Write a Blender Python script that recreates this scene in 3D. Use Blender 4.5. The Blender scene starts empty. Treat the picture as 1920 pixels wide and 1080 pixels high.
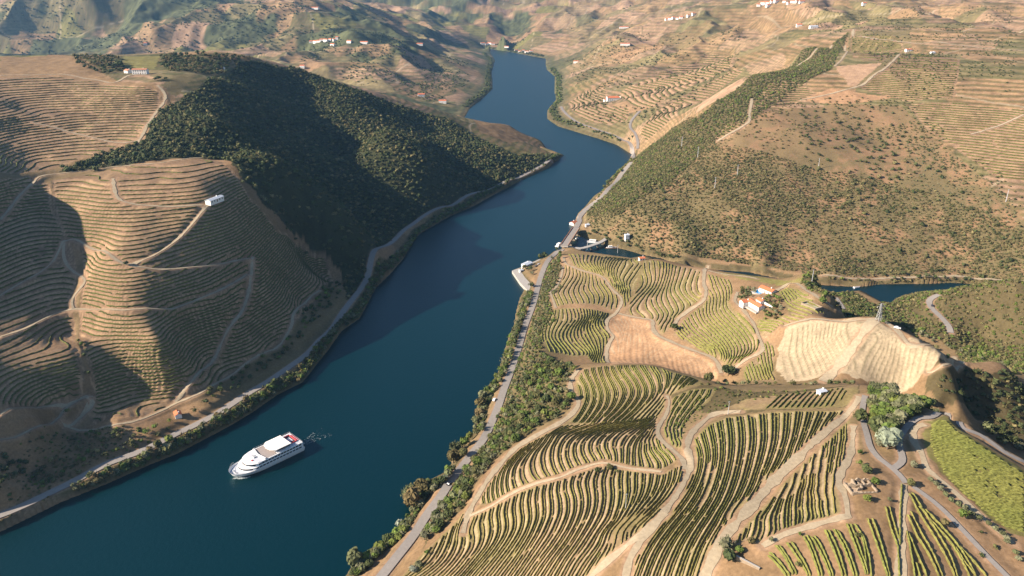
import bpy, math, random
import numpy as np
from mathutils import Vector, Matrix
rnd = random.Random(7); NR = np.random.default_rng(7)
SC = bpy.context.scene
# ------------------------------------------------------------------ camera, world, sun, exposure
H = 300.0; PITCH = math.radians(22.0); FPX = 1400.0
CS, CC = math.sin(PITCH), math.cos(PITCH)
cam = bpy.data.cameras.new('camera'); cam.sensor_width = 36.0; cam.lens = 36.0*FPX/1920.0
cam.clip_start = 1.0; cam.clip_end = 60000.0
camo = bpy.data.objects.new('camera', cam); SC.collection.objects.link(camo)
camo.location = (0, 0, H); camo.rotation_euler = (math.radians(90)-PITCH, 0, 0); SC.camera = camo
SUN_EL = math.radians(28.0); SUN_AZ = math.radians(14.0)      # shadows fall towards +X turned SUN_AZ towards +Y
wd = bpy.data.worlds.new('World'); SC.world = wd; wd.use_nodes = True
wn = wd.node_tree; bg = wn.nodes['Background']; sky = wn.nodes.new('ShaderNodeTexSky'); sky.sky_type = 'NISHITA'
sky.sun_disc = False; sky.sun_elevation = SUN_EL; sky.sun_rotation = math.radians(270.0)-SUN_AZ
sky.air_density = 1.0; sky.ozone_density = 3.0; sky.dust_density = 0.6
wn.links.new(sky.outputs[0], bg.inputs[0]); bg.inputs[1].default_value = 0.052
sl = bpy.data.lights.new('sun', 'SUN'); sl.energy = 4.6; sl.angle = math.radians(0.5); sl.color = (1.0, 0.85, 0.70)
so = bpy.data.objects.new('sun', sl); SC.collection.objects.link(so)
sdir = Vector((math.cos(SUN_EL)*math.cos(SUN_AZ), math.cos(SUN_EL)*math.sin(SUN_AZ), -math.sin(SUN_EL)))
so.rotation_euler = sdir.to_track_quat('-Z', 'Y').to_euler(); so.location = (-400, -200, 600)
SC.view_settings.view_transform = 'Standard'; SC.view_settings.look = 'None'
SC.view_settings.exposure = 1.52; SC.view_settings.gamma = 1.0
SC.cycles.max_bounces = 4; SC.cycles.volume_bounces = 0; SC.cycles.transparent_max_bounces = 4
COL = SC.collection
# ------------------------------------------------------------------ projection helpers
def UN(px, py, z):
    px = np.asarray(px, float); py = np.asarray(py, float); z = np.asarray(z, float)
    u = (px-960)/FPX; v = (py-540)/FPX
    t = (H-z)/(CS+v*CC)
    return t*u, t*(CC-v*CS)
def zp(ox, oy, k, pts): return [(ox+a/k, oy+b/k) for a, b in pts]
# ------------------------------------------------------------------ numpy noise
def _hash(ix, iy, s):
    h = (ix*374761393+iy*668265263+s*1442695041) & 0xffffffff
    h = ((h ^ (h >> 13))*1274126177) & 0xffffffff
    return ((h ^ (h >> 16)) & 0xffffff)/float(0xffffff)
def vnoise(x, y, s=0):
    x0 = np.floor(x); y0 = np.floor(y); fx = x-x0; fy = y-y0
    ix = x0.astype(np.int64)+100000; iy = y0.astype(np.int64)+100000
    fx = fx*fx*(3-2*fx); fy = fy*fy*(3-2*fy)
    a = _hash(ix, iy, s); b = _hash(ix+1, iy, s); c = _hash(ix, iy+1, s); d = _hash(ix+1, iy+1, s)
    return (a+(b-a)*fx)*(1-fy)+(c+(d-c)*fx)*fy
def fbm(x, y, o=4, s=0):
    r = 0; a = 0.5; n = 0
    for i in range(o):
        r = r+a*vnoise(x, y, s+i*17); n += a; a *= .5; x = x*2.03+7.1; y = y*2.03-3.7
    return r/n
def sstep(a, b, x):
    t = np.clip((x-a)/(b-a), 0, 1); return t*t*(3-2*t)
# ------------------------------------------------------------------ terrain control heights (pixel of a visible spot, its height)
CP = [
 # left bank near
 (0,960,8),(0,900,22),(0,800,40),(0,700,54),(0,600,70),(0,500,92),(0,420,112),(0,330,142),(0,250,158),(0,200,175),(0,140,192),(0,105,205),
 (60,500,86),(60,600,66),(60,400,112),(70,700,48),(70,800,30),(60,300,140),(70,200,170),(60,900,8),
 (140,620,54),(152,500,84),(100,380,118),(95,335,132),(150,700,42),(155,760,22),(120,820,14),
 (200,720,30),(200,640,52),(210,560,74),(200,470,98),(180,400,115),(180,340,130),(250,560,74),(300,400,114),(300,330,132),(300,300,138),(200,330,131),
 (250,250,150),(200,200,168),(300,200,166),(300,155,186),(400,150,182),(140,150,188),(140,110,202),(258,135,190),(300,103,203),(400,104,201),(470,107,194),
 (403,373,118),(430,300,128),(350,470,91),(475,480,72),(400,560,60),(330,650,43),(300,650,49),(320,560,68),(280,720,25),(390,650,30),(320,755,13),(450,620,34),(420,700,14),(520,650,12),(560,560,24),(620,480,30),(560,450,50),(640,420,34),
 (300,770,12),(200,790,17),(250,830,9),(350,790,8),(600,600,12),(640,540,12),
 (0,968,7),(100,920,7),(200,870,7),(283,838,7),(400,780,7),(470,735,7),(540,690,7),(600,640,7),(640,590,7),(690,520,7),(740,450,7),(775,420,7),(850,385,7),(960,335,7),(1030,305,6),
 # left forest slope, spurs and gullies
 (400,230,158),(470,290,134),(540,350,104),(620,410,68),(690,470,30),(520,400,84),
 (700,400,26),(600,330,66),(560,250,104),(540,180,136),(640,300,62),(650,370,44),
 (650,178,134),(720,250,102),(800,310,64),(870,375,9),(800,240,68),(860,320,28),(840,222,68),(900,285,38),(950,332,10),
 (520,120,178),(600,142,154),(700,172,117),(790,197,87),(850,214,64),(960,240,30),(1020,264,12),
 # right bank: road strip and foreground hill
 (720,1075,9),(770,1010,9),(800,965,9),(850,895,9),(905,825,9),(945,730,9),(970,660,9),(1000,570,9),(1018,505,9),
 (750,1078,14),(800,1010,16),(870,960,26),(890,905,27),(965,835,33),(1015,800,36),(1075,750,39),(1085,692,42),(1220,687,51),(1300,708,55),(1320,716,56),(1450,738,68),(1600,765,82),
 (1150,800,49),(1250,740,53),(1100,795,43),(1180,788,48),(1000,900,46),(1000,1000,50),(900,1050,34),(1150,900,61),(1150,1050,66),(1300,820,66),(1300,950,76),(1350,1060,80),(1450,900,82),
 (1590,970,92),(1610,910,94),(1550,1070,88),(1700,1050,90),(1850,1070,84),(1900,950,86),(1640,850,92),(1760,770,90),(1780,850,92),(1900,860,84),(1550,800,84),(1700,760,88),(1640,730,84),(1380,760,64),(1480,760,74),
 (1150,740,46),(1110,730,42),(1200,720,50),
 # middle hill
 (1015,650,22),(1050,665,18),(1130,668,17),(1130,600,24),(1040,600,20),(1040,560,18),(1060,480,15),(1160,490,26),(1230,487,34),(1240,610,31),(1190,560,28),(1240,540,32),(1120,530,22),(1160,600,22),(1240,670,24),(1340,700,28),(1370,712,30),(1290,640,32),
 (1320,505,46),(1410,520,56),(1490,527,64),(1530,520,68),(1330,570,43),(1300,600,37),(1410,568,58),(1360,620,42),(1430,650,46),(1500,680,52),(1460,705,46),(1470,610,60),(1530,598,70),(1640,598,79),(1600,650,71),(1520,650,60),(1600,715,58),(1500,715,50),(1700,640,78),(1695,622,78),(1745,648,77),(1780,680,75),(1720,700,64),(1560,560,70),(1500,560,66),(1380,690,36),(1420,700,40),
 # valley behind the foreground hill, right
 (1800,740,50),(1850,765,42),(1900,700,54),(1920,740,40),(1820,700,60),
 # hill inside the meander
 (1780,560,30),(1760,548,14),(1850,620,14),(1760,600,16),(1780,625,12),(1900,660,12),(1900,545,50),(1850,545,43),(1340,487,3),(1380,482,8),(1420,482,13),(1340,465,17),(1460,500,4),(1510,510,4),(1820,537,36),(1700,600,6),(1640,585,6),(1580,580,10),
 # far bank of tributary and big right hillside
 (1150,455,5),(1150,400,28),(1150,350,28),(1160,322,12),(1190,297,22),(1200,350,52),(1240,262,62),(1280,487,8),(1280,440,24),(1280,400,38),(1280,300,72),(1280,238,94),(1220,480,6),(1100,420,6),(1220,420,28),
 (1400,400,44),(1400,300,84),(1400,220,118),(1400,142,154),(1400,495,3),(1340,190,124),
 (1560,522,6),(1640,528,6),(1740,527,6),(1880,522,8),(1640,450,26),(1640,350,62),(1640,250,104),(1640,200,130),(1640,120,174),(1640,60,205),(1640,20,226),(1640,2,242),
 (1520,450,24),(1520,350,62),(1520,250,108),(1500,190,130),(1500,96,178),(1590,58,203),
 (1900,450,34),(1900,330,82),(1900,200,138),(1900,100,184),(1900,50,210),(1900,3,246),(1780,450,28),(1780,330,74),(1780,200,134),(1780,100,182),(1780,40,216),
 # middle distance right
 (1187,285,4),(1200,240,36),(1148,187,35),(1100,200,28),(1100,240,8),(1250,180,68),(1100,130,62),(1060,150,18),(1060,190,14),(1250,100,112),(1250,50,158),(1150,80,112),(1050,110,20),(1350,100,120),(1350,30,200),(1480,5,236),(1380,60,160),(1200,130,88),
 # far bank and far hills
 (1000,60,90),(1000,20,172),(1000,2,214),(940,60,90),(850,60,84),(850,20,170),(850,2,218),(1090,45,120),(1150,30,160),(1250,5,225),(900,85,14),(960,88,10),
 (740,10,200),(740,30,130),
 # far left
 (800,150,40),(700,140,64),(880,150,16),(880,185,10),(860,195,8),(640,160,60),(640,5,236),(700,45,166),(800,85,86),(860,105,46),(905,108,12),(600,75,130),(640,60,155),(680,100,100),(560,100,86),(400,88,96),(150,88,94),(300,40,176),(300,2,246),(0,5,240),(0,50,156),(0,88,92),(450,40,178),(480,5,236),(150,40,172),(150,5,240),
]
WP = [  # world points out of view
 (-470,350,66),(-500,430,108),(-510,520,165),(-500,600,178),(-700,700,190),(-620,250,120),(-480,200,60),(-400,150,8),(-260,120,-4),(-60,100,-4),(60,150,20),(160,120,70),(300,160,92),(420,230,84),(520,330,60),(620,420,30),(560,520,10),(700,600,8),(520,240,90),(700,300,100),(760,480,80),
 (-1000,1100,205),(-1300,900,220),(-900,1500,140),(-500,1500,120),(-300,1650,60),(-100,1700,20),(-1200,1900,70),(-700,1900,60),(-300,2000,30),(-1600,2400,90),
 (900,800,110),(1000,1000,180),(1300,1400,230),(1500,2200,250),(700,1600,170),(550,1600,110),(420,1650,70),(1000,2400,240),(760,2200,180),
 (-3500,3300,300),(-2000,4300,330),(-800,5200,320),(300,5900,330),(1400,5200,320),(2600,4000,320),(3400,2500,300),(-4200,1500,280),(0,9000,420),(-4500,7000,450),(4500,7000,450),(-7000,3000,400),(7000,3000,400),(0,12000,500),
 (640,660,6),(560,690,10),(430,700,-2),(610,560,6),
]
# ------------------------------------------------------------------ shores (water outlines)
LSH = [(-160,1060),(0,997),(110,943),(200,907),(283,870),(333,850),(377,827),(433,797),(473,773),(520,740),(567,717),(617,653),(640,620),(673,598),(690,567),(704,540),(737,507),(757,483),(784,440),(840,407),(880,390),(930,363),(973,340),(1023,317),(1057,291)]
LSH_W = [(70,1480),(20,1560),(-60,1660),(-120,1760)]   # hidden behind the spur, world coordinates
LSH2 = [(880,204),(907,183),(923,167),(922,133),(928,113),(917,94)]
FARS = [(905,90),(950,96),(985,103),(1023,110)]
RSH = [(1025,130),(1040,143),(1040,167),(1043,187),(1027,207),(1027,223),(1047,237),(1080,247),(1123,260),(1160,273),(1187,290),(1173,310),(1153,333),(1130,357),(1100,385),(1083,405),(1078,418),(1074,432)]
TRF = [(1078,440),(1100,447),(1122,455),(1140,460),(1165,466),(1200,476),(1240,484)]  # tributary, far bank
TRF2 = [(1300,507),(1400,518),(1480,530),(1560,535),(1607,538),(1647,533),(1713,532),(1780,530),(1823,532)]
TRN2 = [(1813,541),(1763,547),(1707,551),(1680,560),(1665,572)]
TRN3_W = [(370,735),(340,728),(310,760),(270,790),(225,800),(180,815),(140,835)]
TRN = [(1100,474),(1083,466),(1072,466),(1056,466)]
RSH2 = [(1043,471),(1027,483),(1010,487),(983,500),(960,508),(973,527),(985,540),(975,560),(968,587),(964,610),(954,633),(943,670),(934,700),(925,713),(914,727),(895,763),(889,813),(852,837),(845,880),(795,907),(768,933),(773,960),(752,990),(716,1020),(672,1043),(650,1080),(600,1140)]
def w0(l): return [tuple(map(float, UN(a, b, 0))) for a, b in l]
RIV = w0(LSH)+LSH_W+w0(LSH2)+w0(FARS)+w0(RSH)+w0(TRF)+w0(TRF2)+w0(TRN2)+TRN3_W+w0(TRN)+w0(RSH2)+[(-40,90),(-300,60)]
RIV = np.array(RIV)
def in_poly(x, y, P):
    x = np.asarray(x); y = np.asarray(y); r = np.zeros(x.shape, bool)
    x1, y1 = P[:, 0], P[:, 1]; m = (x > x1.min()) & (x < x1.max()) & (y > y1.min()) & (y < y1.max())
    if not m.any(): return r
    xs = x[m]; ys = y[m]; c = np.zeros(xs.shape, bool); n = len(P)
    for i in range(n):
        ax, ay = P[i]; bx, by = P[(i+1) % n]
        if ay == by: continue
        k = ((ay > ys) != (by > ys)) & (xs < (bx-ax)*(ys-ay)/(by-ay)+ax); c ^= k
    r[m] = c; return r
def seg_dist(x, y, P, closed=True, maxd=None):
    d = np.full(x.shape, 1e9); n = len(P)
    for i in range(n if closed else n-1):
        a = P[i]; b = P[(i+1) % n]
        if maxd is not None:
            m = (x > min(a[0], b[0])-maxd) & (x < max(a[0], b[0])+maxd) & (y > min(a[1], b[1])-maxd) & (y < max(a[1], b[1])+maxd)
            if not m.any(): continue
            xs = x[m]; ys = y[m]
        else: m = slice(None); xs = x; ys = y
        dx = b[0]-a[0]; dy = b[1]-a[1]; L = dx*dx+dy*dy+1e-9
        t = np.clip(((xs-a[0])*dx+(ys-a[1])*dy)/L, 0, 1)
        q = np.hypot(xs-a[0]-t*dx, ys-a[1]-t*dy)
        d[m] = np.minimum(d[m], q)
    return d
# ------------------------------------------------------------------ radial basis surface
class RBF:
    def __init__(s, P, v, c=18.0, reg=1e-6):
        P = np.asarray(P, float); v = np.asarray(v, float); n = len(P); s.P = P; s.c = c; s.sc = 1000.0
        D = np.sqrt(((P[:, None]-P[None])**2).sum(2)+c*c)/s.sc
        A = np.zeros((n+3, n+3)); A[:n, :n] = -D+np.eye(n)*reg; Q = np.c_[np.ones(n), P/s.sc]
        A[:n, n:] = Q; A[n:, :n] = Q.T
        s.w = np.linalg.lstsq(A, np.r_[v, 0, 0, 0], rcond=None)[0]
    def __call__(s, x, y):
        sh = x.shape; x = x.ravel(); y = y.ravel(); out = np.empty(x.shape); n = len(s.P)
        for i in range(0, len(x), 60000):
            a = x[i:i+60000, None]; b = y[i:i+60000, None]
            D = np.sqrt((a-s.P[:, 0])**2+(b-s.P[:, 1])**2+s.c**2)/s.sc
            out[i:i+60000] = -D@s.w[:n]+s.w[n]+s.w[n+1]*a[:, 0]/s.sc+s.w[n+2]*b[:, 0]/s.sc
        return out.reshape(sh)
cpa = np.array(CP, float); cx, cy = UN(cpa[:, 0], cpa[:, 1], cpa[:, 2])
P = list(zip(cx, cy)); V = list(cpa[:, 2])
for a, b, c in WP: P.append((a, b)); V.append(c)
for px, py, z, d1, h1, d2, h2 in [(1560,596,73,45,38,100,60),(1600,600,77,45,40,100,63),(1640,598,79,45,44,100,70),(1700,625,79,45,44,100,69),(1750,650,78,45,36,95,58),(1790,678,76,50,26,100,50),(1900,533,50,40,22,80,34),(1830,536,38,30,16,60,28),(1850,692,62,50,20,100,40),(1700,720,87,32,27,60,38),(1760,768,88,32,30,62,44),(1830,802,84,32,30,62,44),(1900,842,80,32,30,62,42),(1520,522,68,50,38,95,58),(1440,522,60,60,30,100,46)]:
    x_, y_ = UN(px, py, z); r_ = math.hypot(x_, y_)      # back of a crest
    for d, h in ((d1, h1), (d2, h2)): P.append((x_*(1+d/r_), y_*(1+d/r_))); V.append(z-h)
rd = np.array(RIV)
for i in range(len(rd)-2):      # shoreline itself
    a = rd[i]; b = rd[(i+1) % len(rd)]; n = max(1, int(np.hypot(*(b-a))/90))
    for k in range(n): P.append(tuple(a+(b-a)*k/n)); V.append(1.0)
P = np.array(P); V = np.array(V)
keep = [i for i in range(len(P)) if all(np.hypot(*(P[i]-P[j])) > 4.0 for j in range(i))]
ZB = RBF(P[keep], V[keep], 16.0, 2e-4)
# ------------------------------------------------------------------ polar terrain grid: fine near, coarse far
NA, NRR = 1301, 1841
az = np.radians(np.linspace(-57, 57, NA))
rr = [105.0]
while rr[-1] < 14000: q = rr[-1]; rr.append(q+(1.2 if q < 235 else min(q*q/261000, 3.5) if q < 1500 else 6.0 if q < 4500 else 40))
rr = np.array(rr); rr = np.interp(np.linspace(0, len(rr)-1, NRR), np.arange(len(rr)), rr)
def grid_xy(a, r): A, R = np.meshgrid(a, r); return R*np.sin(A), R*np.cos(A)
GX, GY = grid_xy(az, rr)
cxg, cyg = GX[::4, ::4], GY[::4, ::4]
zc = ZB(cxg, cyg)
def up(c):    # cubic upsample by 4 along both axes
    def up1(c):
        n = c.shape[0]; i = np.arange((n-1)*4+1); k = np.minimum(i//4, n-2); f = ((i-k*4)/4.0)[:, None]
        p0 = c[np.maximum(k-1, 0)]; p1 = c[k]; p2 = c[k+1]; p3 = c[np.minimum(k+2, n-1)]
        return p1+.5*f*(p2-p0+f*(2*p0-5*p1+4*p2-p3+f*(3*(p1-p2)+p3-p0)))
    return up1(up1(c).T).T
Z = up(zc)
dsh = up(seg_dist(cxg, cyg, RIV)); near = dsh < 45
dn = dsh[near]; dn = seg_dist(GX[near], GY[near], RIV, True, 60); dsh[near] = np.minimum(dn, 60)
inw = in_poly(GX, GY, RIV); dist = np.hypot(GX, GY)
# natural relief
wfar = sstep(1500, 2600, dist)*sstep(40, 350, dsh)
Z += wfar*((fbm(GX/420, GY/420, 4, 3)-.5)*90-np.abs(fbm(GX/260, GY/260, 4, 9)-.5)*190+20)
wmid = sstep(620, 800, dist)*sstep(10, 90, dsh)*(1-sstep(1500, 2600, dist))
Z += wmid*((fbm(GX/75, GY/75, 4, 5)-.5)*9)
Z += sstep(6, 40, dsh)*(fbm(GX/14, GY/14, 3, 6)-.5)*1.0
land = np.maximum(Z, np.minimum(.3+.45*dsh, 6.5)*np.where(dist > 1500, .6, 1)+.2*(vnoise(GX/5, GY/5, 2)-.5))
Z = np.where(inw, -np.minimum(6, .35*dsh)-.3, land)
HC = [2.0, 3.0]
def cell(x, y):
    a = np.arctan2(x, y); r = np.hypot(x, y)
    fa = np.clip((a-az[0])/(az[1]-az[0]), 0, NA-1.001); fr = np.clip(np.interp(r, rr, np.arange(NRR)), 0, NRR-1.001)
    return fa, fr
def samp(G, x, y):
    x = np.asarray(x, float); y = np.asarray(y, float); fa, fr = cell(x, y); i = fa.astype(int); j = fr.astype(int); u = fa-i; v = fr-j
    return (G[j, i]*(1-u)+G[j, i+1]*u)*(1-v)+(G[j+1, i]*(1-u)+G[j+1, i+1]*u)*v
ZS = Z.copy()     # smooth surface (before terraces)
# ------------------------------------------------------------------ where a spot seen in the photograph lies on the land
TT = 150*np.power(9000/150., np.linspace(0, 1, 1600))
def RC(pts, tmin=0, tmax=1e9, z0=0.0):
    out = []
    for px, py in pts:
        res = None; q = py
        for it in range(60):
            u = (px-960)/FPX; v = (q-540)/FPX
            x = TT*u; y = TT*(CC-v*CS); z = H-TT*(CS+v*CC)
            g = np.maximum(samp(ZS, x, y), 0)+z0; b = np.where((z < g) & (TT > tmin))[0]
            if len(b) and b[0] > 0:
                k = b[0]; f = (z[k-1]-g[k-1])/((z[k-1]-g[k-1])-(z[k]-g[k])+1e-9); t = TT[k-1]+(TT[k]-TT[k-1])*np.clip(f, 0, 1)
                if t <= tmax: res = (t*u, t*(CC-v*CS)); break
            q += 1.5
        if res is None: t = min(tmax, 8000); res = (t*(px-960)/FPX, t)
        out.append(res)
    return np.array(out)
def at(px, py, **k):
    x, y = RC([(px, py)], **k)[0]; return float(x), float(y), float(samp(ZS, x, y))
# ------------------------------------------------------------------ dirt tracks and roads (pixel paths)
TRK = [  # path, half width, tmin, tmax, label
 ([(1612,745),(1600,765),(1560,800),(1505,850),(1450,903),(1400,960),(1362,1003),(1340,1040),(1318,1090)],2.1,0,900,'wide pale dirt track running diagonally through the foreground vineyard'),
 ([(1388,772),(1345,775),(1320,790),(1295,815),(1289,840),(1295,868),(1285,900),(1262,938),(1225,985),(1180,1020),(1130,1060),(1100,1090)],1.6,0,900,'winding dirt track beside the left rows of the foreground vineyard'),
 ([(1248,962),(1205,1010),(1180,1050),(1172,1090)],1.5,0,900,'branch of dirt track forking down the foreground vineyard'),
 ([(1250,742),(1255,752),(1250,775),(1235,800),(1236,820),(1262,845),(1280,862),(1284,880)],1.1,0,900,'narrow grey path curving through the foreground vineyard'),
 ([(1430,1024),(1470,1002),(1510,990),(1560,975),(1592,968)],1.5,0,900,'short dirt track below the vine plot beside the ruin'),
 ([(1084,694),(1070,715),(1072,738),(1085,752),(1078,770),(1050,793),(1000,820),(965,842),(930,880),(905,915),(880,960),(868,1000)],1.5,0,560,'dirt track on the lower edge of the foreground vineyard'),
 ([(1590,970),(1585,930),(1572,905),(1580,880),(1595,850),(1600,800)],1.4,0,900,'faint brown track passing left of the stone ruin'),
 ([(1688,1090),(1690,1000),(1692,960),(1695,905)],1.6,0,900,'straight dirt track going down from the road junction'),
 ([(1735,795),(1716,800),(1712,825),(1728,850),(1738,880),(1770,905),(1830,960),(1900,1020)],1.6,0,900,'brown track around the green vine plot at right'),
 ([(1420,925),(1380,940)],.01,0,900,''),
 ([(880,968),(920,950),(960,925),(1010,905),(1050,895),(1085,880),(1130,868),(1175,878),(1240,885)],.9,0,900,'pale break crossing the rows of the foreground vineyard'),
 ([(1057,482),(1062,495),(1100,510),(1130,520),(1150,545),(1165,560),(1163,575),(1152,590)],1.3,560,900,'dirt track crossing the lower middle vineyard from the bridge'),
 ([(1055,500),(1052,520),(1040,542),(1032,548),(1040,572),(1043,578)],1.0,560,900,'narrow track beside the low terraces above the road'),
 ([(1152,590),(1138,600),(1140,620),(1150,630),(1138,655),(1140,680),(1142,685)],1.5,560,900,'track between green terraces and bare red field'),
 ([(1160,588),(1190,595),(1222,600),(1224,612),(1232,628),(1280,650),(1330,668),(1345,680),(1352,700)],1.6,520,900,'pale track along the top of the bare red field'),
 ([(1328,498),(1320,515),(1324,545),(1318,565),(1295,580),(1270,600),(1266,612)],1.6,560,900,'dirt track climbing between the vineyards left of the white villa'),
 ([(1328,500),(1360,515),(1420,523)],1.2,540,720,'track along the crest of the villa hill'),
 ([(1383,548),(1378,565),(1392,578),(1400,590),(1412,605),(1420,625),(1430,650),(1425,662),(1390,680),(1375,695)],1.3,520,720,'curved path below the white villa'),
 ([(1455,545),(1480,532),(1500,535),(1530,555),(1560,575),(1572,583)],1.5,520,720,'dirt track over the bare crest behind the villa'),
 ([(1640,600),(1600,650),(1560,700),(1545,716)],3.0,440,640,'straw covered track up the middle of the bare terraces'),
 ([(1470,612),(1530,598),(1590,603),(1655,602),(1680,618),(1740,645),(1790,670),(1803,682)],1.6,440,640,'track along the crest above the bare terraces'),
 ([(1800,686),(1760,695),(1738,700)],1.3,440,640,'track end at the foot of the bare terraces'),
 # left bank
 ([(474,482),(468,540),(450,590),(415,645),(385,690),(360,715),(328,752)],1.7,450,900,'steep pale track straight down the left terraces'),
 ([(412,372),(390,385),(360,420),(325,455),(290,478),(262,490),(240,495)],1.7,450,900,'pale track from the long white shed down to the junction'),
 ([(466,485),(400,497),(340,503),(290,505),(240,497),(215,485),(190,470),(160,460),(140,448),(118,452)],1.8,450,900,'main dirt track across the left terraces'),
 ([(463,515),(430,535),(400,550),(350,570),(300,580),(230,582),(150,580),(100,590),(50,615),(0,632)],1.5,450,900,'curved dirt track through the middle of left terraces'),
 ([(120,455),(122,490),(155,520),(158,530),(135,560),(138,580)],1.3,450,900,'shaded track in the gully on the left bank'),
 ([(118,452),(100,490),(50,525),(0,555)],1.1,450,900,'shaded track crossing the far left terraces'),
 ([(212,335),(220,370),(250,383),(320,388),(380,385)],1.8,450,900,'looping track on the knoll of the left terraces'),
 ([(0,412),(30,375),(60,345),(90,328),(200,315),(300,306),(390,296)],1.5,450,1000,'track along the saddle above the left terraces'),
 ([(0,142),(100,140),(180,150),(215,155),(255,140),(335,136)],1.7,700,1400,'dirt track leading to the old farmhouse on the plateau'),
 ([(258,268),(290,215),(310,182),(295,160)],1.5,700,1400,'track on the right edge of the plateau vineyard'),
 ([(60,230),(120,245),(230,268),(262,262)],1.2,700,1400,'faint track across the plateau vineyard'),
 ([(150,745),(170,742),(175,760),(155,778),(130,800),(120,800)],2.6,400,700,'dusty turning place at the foot of left terraces'),
 ([(120,800),(150,808),(200,800),(260,788),(320,762),(380,735),(440,700),(500,660),(545,615),(550,590),(575,565),(600,545)],1.6,400,800,'dirt track along the foot of the left terraces'),
 ([(0,778),(60,765),(110,758),(160,742)],1.5,400,700,'dirt track entering from the left edge'),
 ([(0,825),(60,805),(120,770),(160,745)],1.3,400,700,'lower dirt track entering from the left edge'),
 # right hillside
 ([(1920,215),(1860,240),(1820,252)],1.8,700,1600,'pale track crossing the upper right vineyards'),
 ([(1700,95),(1670,118),(1640,140),(1610,162),(1540,180),(1500,188)],2.0,700,1700,'pale track winding down from the white hut'),
 ([(1585,85),(1588,98),(1565,125)],1.6,700,1700,'short track on the ridge'),
 ([(1410,185),(1405,215),(1400,232),(1345,265)],1.8,700,1600,'track at the tip of the ridge terraces'),
 ([(1480,130),(1500,120),(1525,100),(1560,85)],1.6,700,1700,'track beside ridge top terraces'),
 ([(1920,95),(1800,85),(1700,80),(1610,68),(1600,55)],3,900,2600,'dirt road across the top right plateau'),
 ([(1540,517),(1600,522),(1660,522),(1740,518),(1800,518),(1860,524),(1930,528)],1.8,740,1100,'shore track'),
 ([(1920,58),(1790,60),(1730,55),(1620,55)],2.2,900,2600,'upper track between plateau fields'),
]
ROADS = [ # path, half width, name,label
 ([(690,1110),(720,1075),(770,1012),(800,967),(830,925),(850,895),(880,858),(905,825),(925,785),(935,760),(945,730),(960,690),(970,660),(985,610),(1000,570),(1008,540),(1018,508),(1042,474),(1057,461)],2.8,0,900,'riverside road'),
 ([(1080,428),(1086,415),(1086,408),(1096,396),(1110,384),(1135,362),(1160,335),(1185,304)],3.6,700,1700,'riverside road'),
 ([(-60,985),(0,968),(50,946),(100,922),(200,870),(283,838),(340,810),(400,780),(435,758),(470,735),(540,690),(600,638),(640,590),(690,520),(740,450),(775,420),(850,385),(900,360),(960,335),(1035,300)],3.2,300,1700,'riverside road'),
 ([(1622,742),(1617,765),(1618,790),(1625,815),(1632,840),(1650,862),(1670,876),(1688,892),(1698,905)],1.5,250,560,'lane'),
 ([(1676,878),(1692,866),(1688,845),(1686,825),(1700,802),(1720,785),(1760,772),(1778,773),(1800,790),(1830,812),(1860,832),(1890,852),(1930,875)],1.6,200,560,'lane'),
 ([(1712,912),(1760,950),(1800,990),(1850,1045),(1900,1095)],1.3,150,560,'lane'),
 ([(1760,552),(1742,565),(1748,580),(1765,595),(1778,612),(1782,625)],2.6,620,760,'lane'),
 ([(1567,548),(1572,565),(1582,580)],1.8,560,760,'lane'),
 ([(1190,300),(1185,280),(1165,262),(1140,250),(1110,240),(1080,228),(1060,212),(1052,200)],3.5,1300,2400,'lane'),
 ([(1195,280),(1195,262),(1182,240),(1185,225),(1200,208)],2.6,1300,2400,'lane'),
]
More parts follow.
